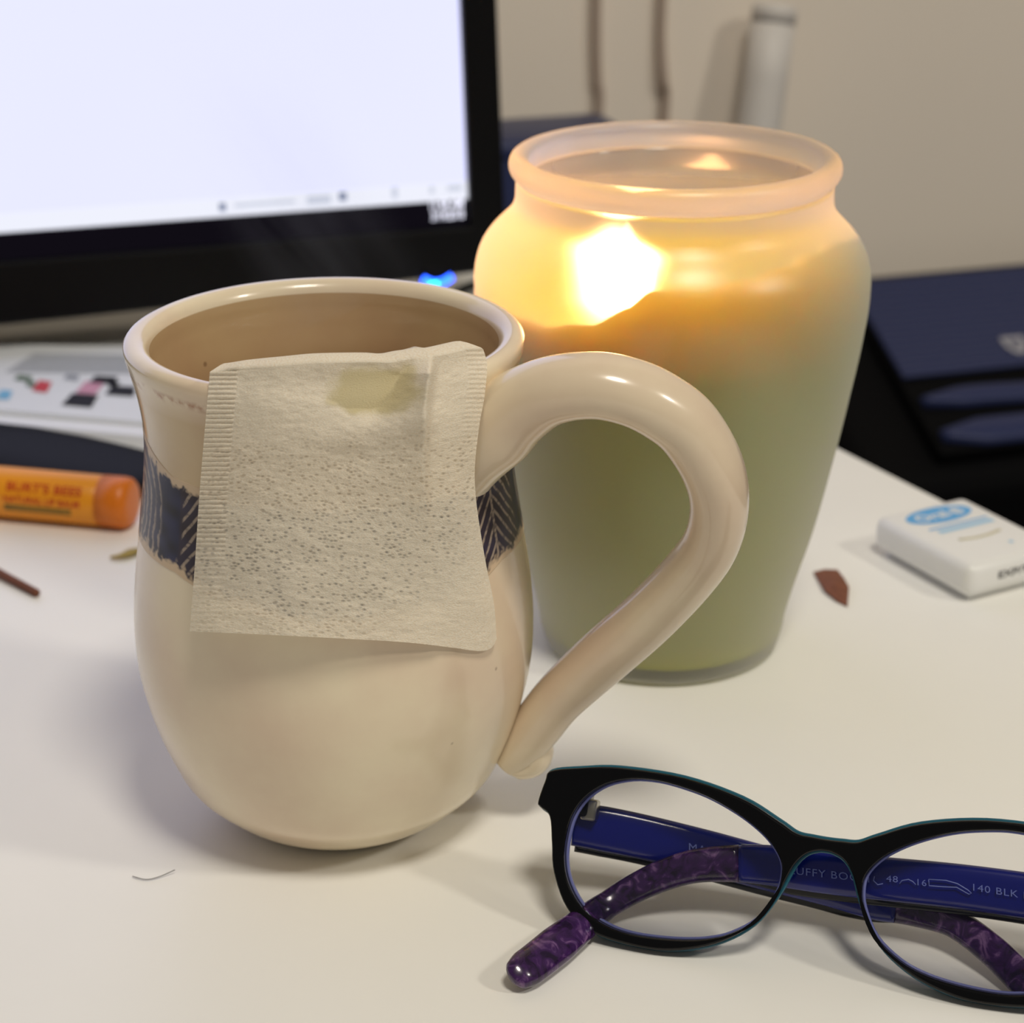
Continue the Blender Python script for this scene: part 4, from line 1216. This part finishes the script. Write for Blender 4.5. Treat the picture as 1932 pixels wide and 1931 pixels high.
bR = .0060
print_on('FLUFFY BOOM', 1478, 1640, 1648, 1666, 14, .0049, tR)
print_on('48', 1672, 1694, 1664, 1666, 12, .0046, tR)
print_on('16', 1731, 1748, 1671, 1673, 12, .0045, tR)
print_on('140 BLK PUR', 1836, 1976, 1681, 1703, 13, .0042, tR)
outline_on([(1697, 1668), (1702, 1662), (1714, 1660), (1722, 1664), (1728, 1670)], .0046, tR)
outline_on([(1752, 1660), (1785, 1662), (1806, 1668), (1826, 1680), (1833, 1686), (1828, 1688), (1805, 1675), (1780, 1674), (1753, 1672), (1752, 1660)], .0044, tR)
outline_on([(1650, 1654), (1648, 1662), (1656, 1670), (1666, 1668)], .0047, tR)
print_on('MATTED 50-3', 1300, 1446, 1606, 1636, 15, .0085, tL)

# ================================================================== STEAM above the mug
m = bpy.data.materials.new('rising_steam'); m.use_nodes = True
t = m.node_tree; t.nodes.clear()
out = t.nodes.new('ShaderNodeOutputMaterial'); vsn = t.nodes.new('ShaderNodeVolumeScatter')
tc = t.nodes.new('ShaderNodeTexCoord'); mp = t.nodes.new('ShaderNodeMapping'); mp.inputs['Scale'].default_value = (1, 1, .22); mp.inputs['Rotation'].default_value = (0, R(-28), 0)
nz = t.nodes.new('ShaderNodeTexNoise'); nz.inputs['Scale'].default_value = 75; nz.inputs['Detail'].default_value = 2.5; nz.inputs['Distortion'].default_value = .6
t.links.new(tc.outputs['Object'], mp.inputs[0]); t.links.new(mp.outputs[0], nz.inputs['Vector'])
mr = t.nodes.new('ShaderNodeMapRange'); mr.inputs[1].default_value = .44; mr.inputs[2].default_value = .75; mr.inputs[4].default_value = 8.0
t.links.new(nz.outputs['Fac'], mr.inputs[0])
sv = t.nodes.new('ShaderNodeSeparateXYZ'); t.links.new(tc.outputs['Object'], sv.inputs[0])


def smath(op, a, b, c_=None):
    n_ = t.nodes.new('ShaderNodeMath'); n_.operation = op
    for i_, s_ in enumerate((a, b, c_)):
        if s_ is None: continue
        if isinstance(s_, (int, float)): n_.inputs[i_].default_value = s_
        else: t.links.new(s_, n_.inputs[i_])
    return n_.outputs[0]


sxx = smath('MULTIPLY_ADD', sv.outputs['Z'], .030/.062, sv.outputs['X'])
syy = smath('MULTIPLY_ADD', sv.outputs['Z'], -.010/.062, sv.outputs['Y'])
srr = smath('SQRT', smath('ADD', smath('MULTIPLY', sxx, sxx), smath('MULTIPLY', syy, syy)), 0)
cmb = t.nodes.new('ShaderNodeCombineXYZ'); t.links.new(smath('MULTIPLY_ADD', sv.outputs['Z'], .75, sv.outputs['X']), cmb.inputs[0]); t.links.new(syy, cmb.inputs[1]); t.links.new(smath('MULTIPLY', sv.outputs['Z'], .2), cmb.inputs[2])
t.links.new(cmb.outputs[0], nz.inputs['Vector'])
f1 = t.nodes.new('ShaderNodeMapRange'); f1.interpolation_type = 'SMOOTHSTEP'; f1.inputs[1].default_value = .007; f1.inputs[2].default_value = .023; f1.inputs[3].default_value = 1; f1.inputs[4].default_value = 0
t.links.new(srr, f1.inputs[0])
f2 = t.nodes.new('ShaderNodeMapRange'); f2.interpolation_type = 'SMOOTHSTEP'; f2.inputs[1].default_value = .020; f2.inputs[2].default_value = .060; f2.inputs[3].default_value = 1; f2.inputs[4].default_value = 0
t.links.new(sv.outputs['Z'], f2.inputs[0])
t.links.new(smath('MULTIPLY', smath('MULTIPLY', f1.outputs[0], f2.outputs[0]), mr.outputs[0]), vsn.inputs['Density'])
vsn.inputs['Anisotropy'].default_value = .3
t.links.new(vsn.outputs[0], out.inputs['Volume'])
n = 24; s = np.linspace(0, 1, n)
path = np.stack([MC[0] + .004 - .030*s, MC[1] + .012 + .010*s, .114 + .062*s], 1)
V, F = sweep(path, np.tile([0, 1.0, 0], (n, 1)), np.interp(s, [0, .1, 1], [.012, .018, .022]), np.interp(s, [0, .1, 1], [.018, .026, .030]), 24)
tag(mesh_obj('steam', V, F, m, origin=path[0]), 'faint wisps of steam rising from the mug in front of the monitor', 'steam', kind='stuff')
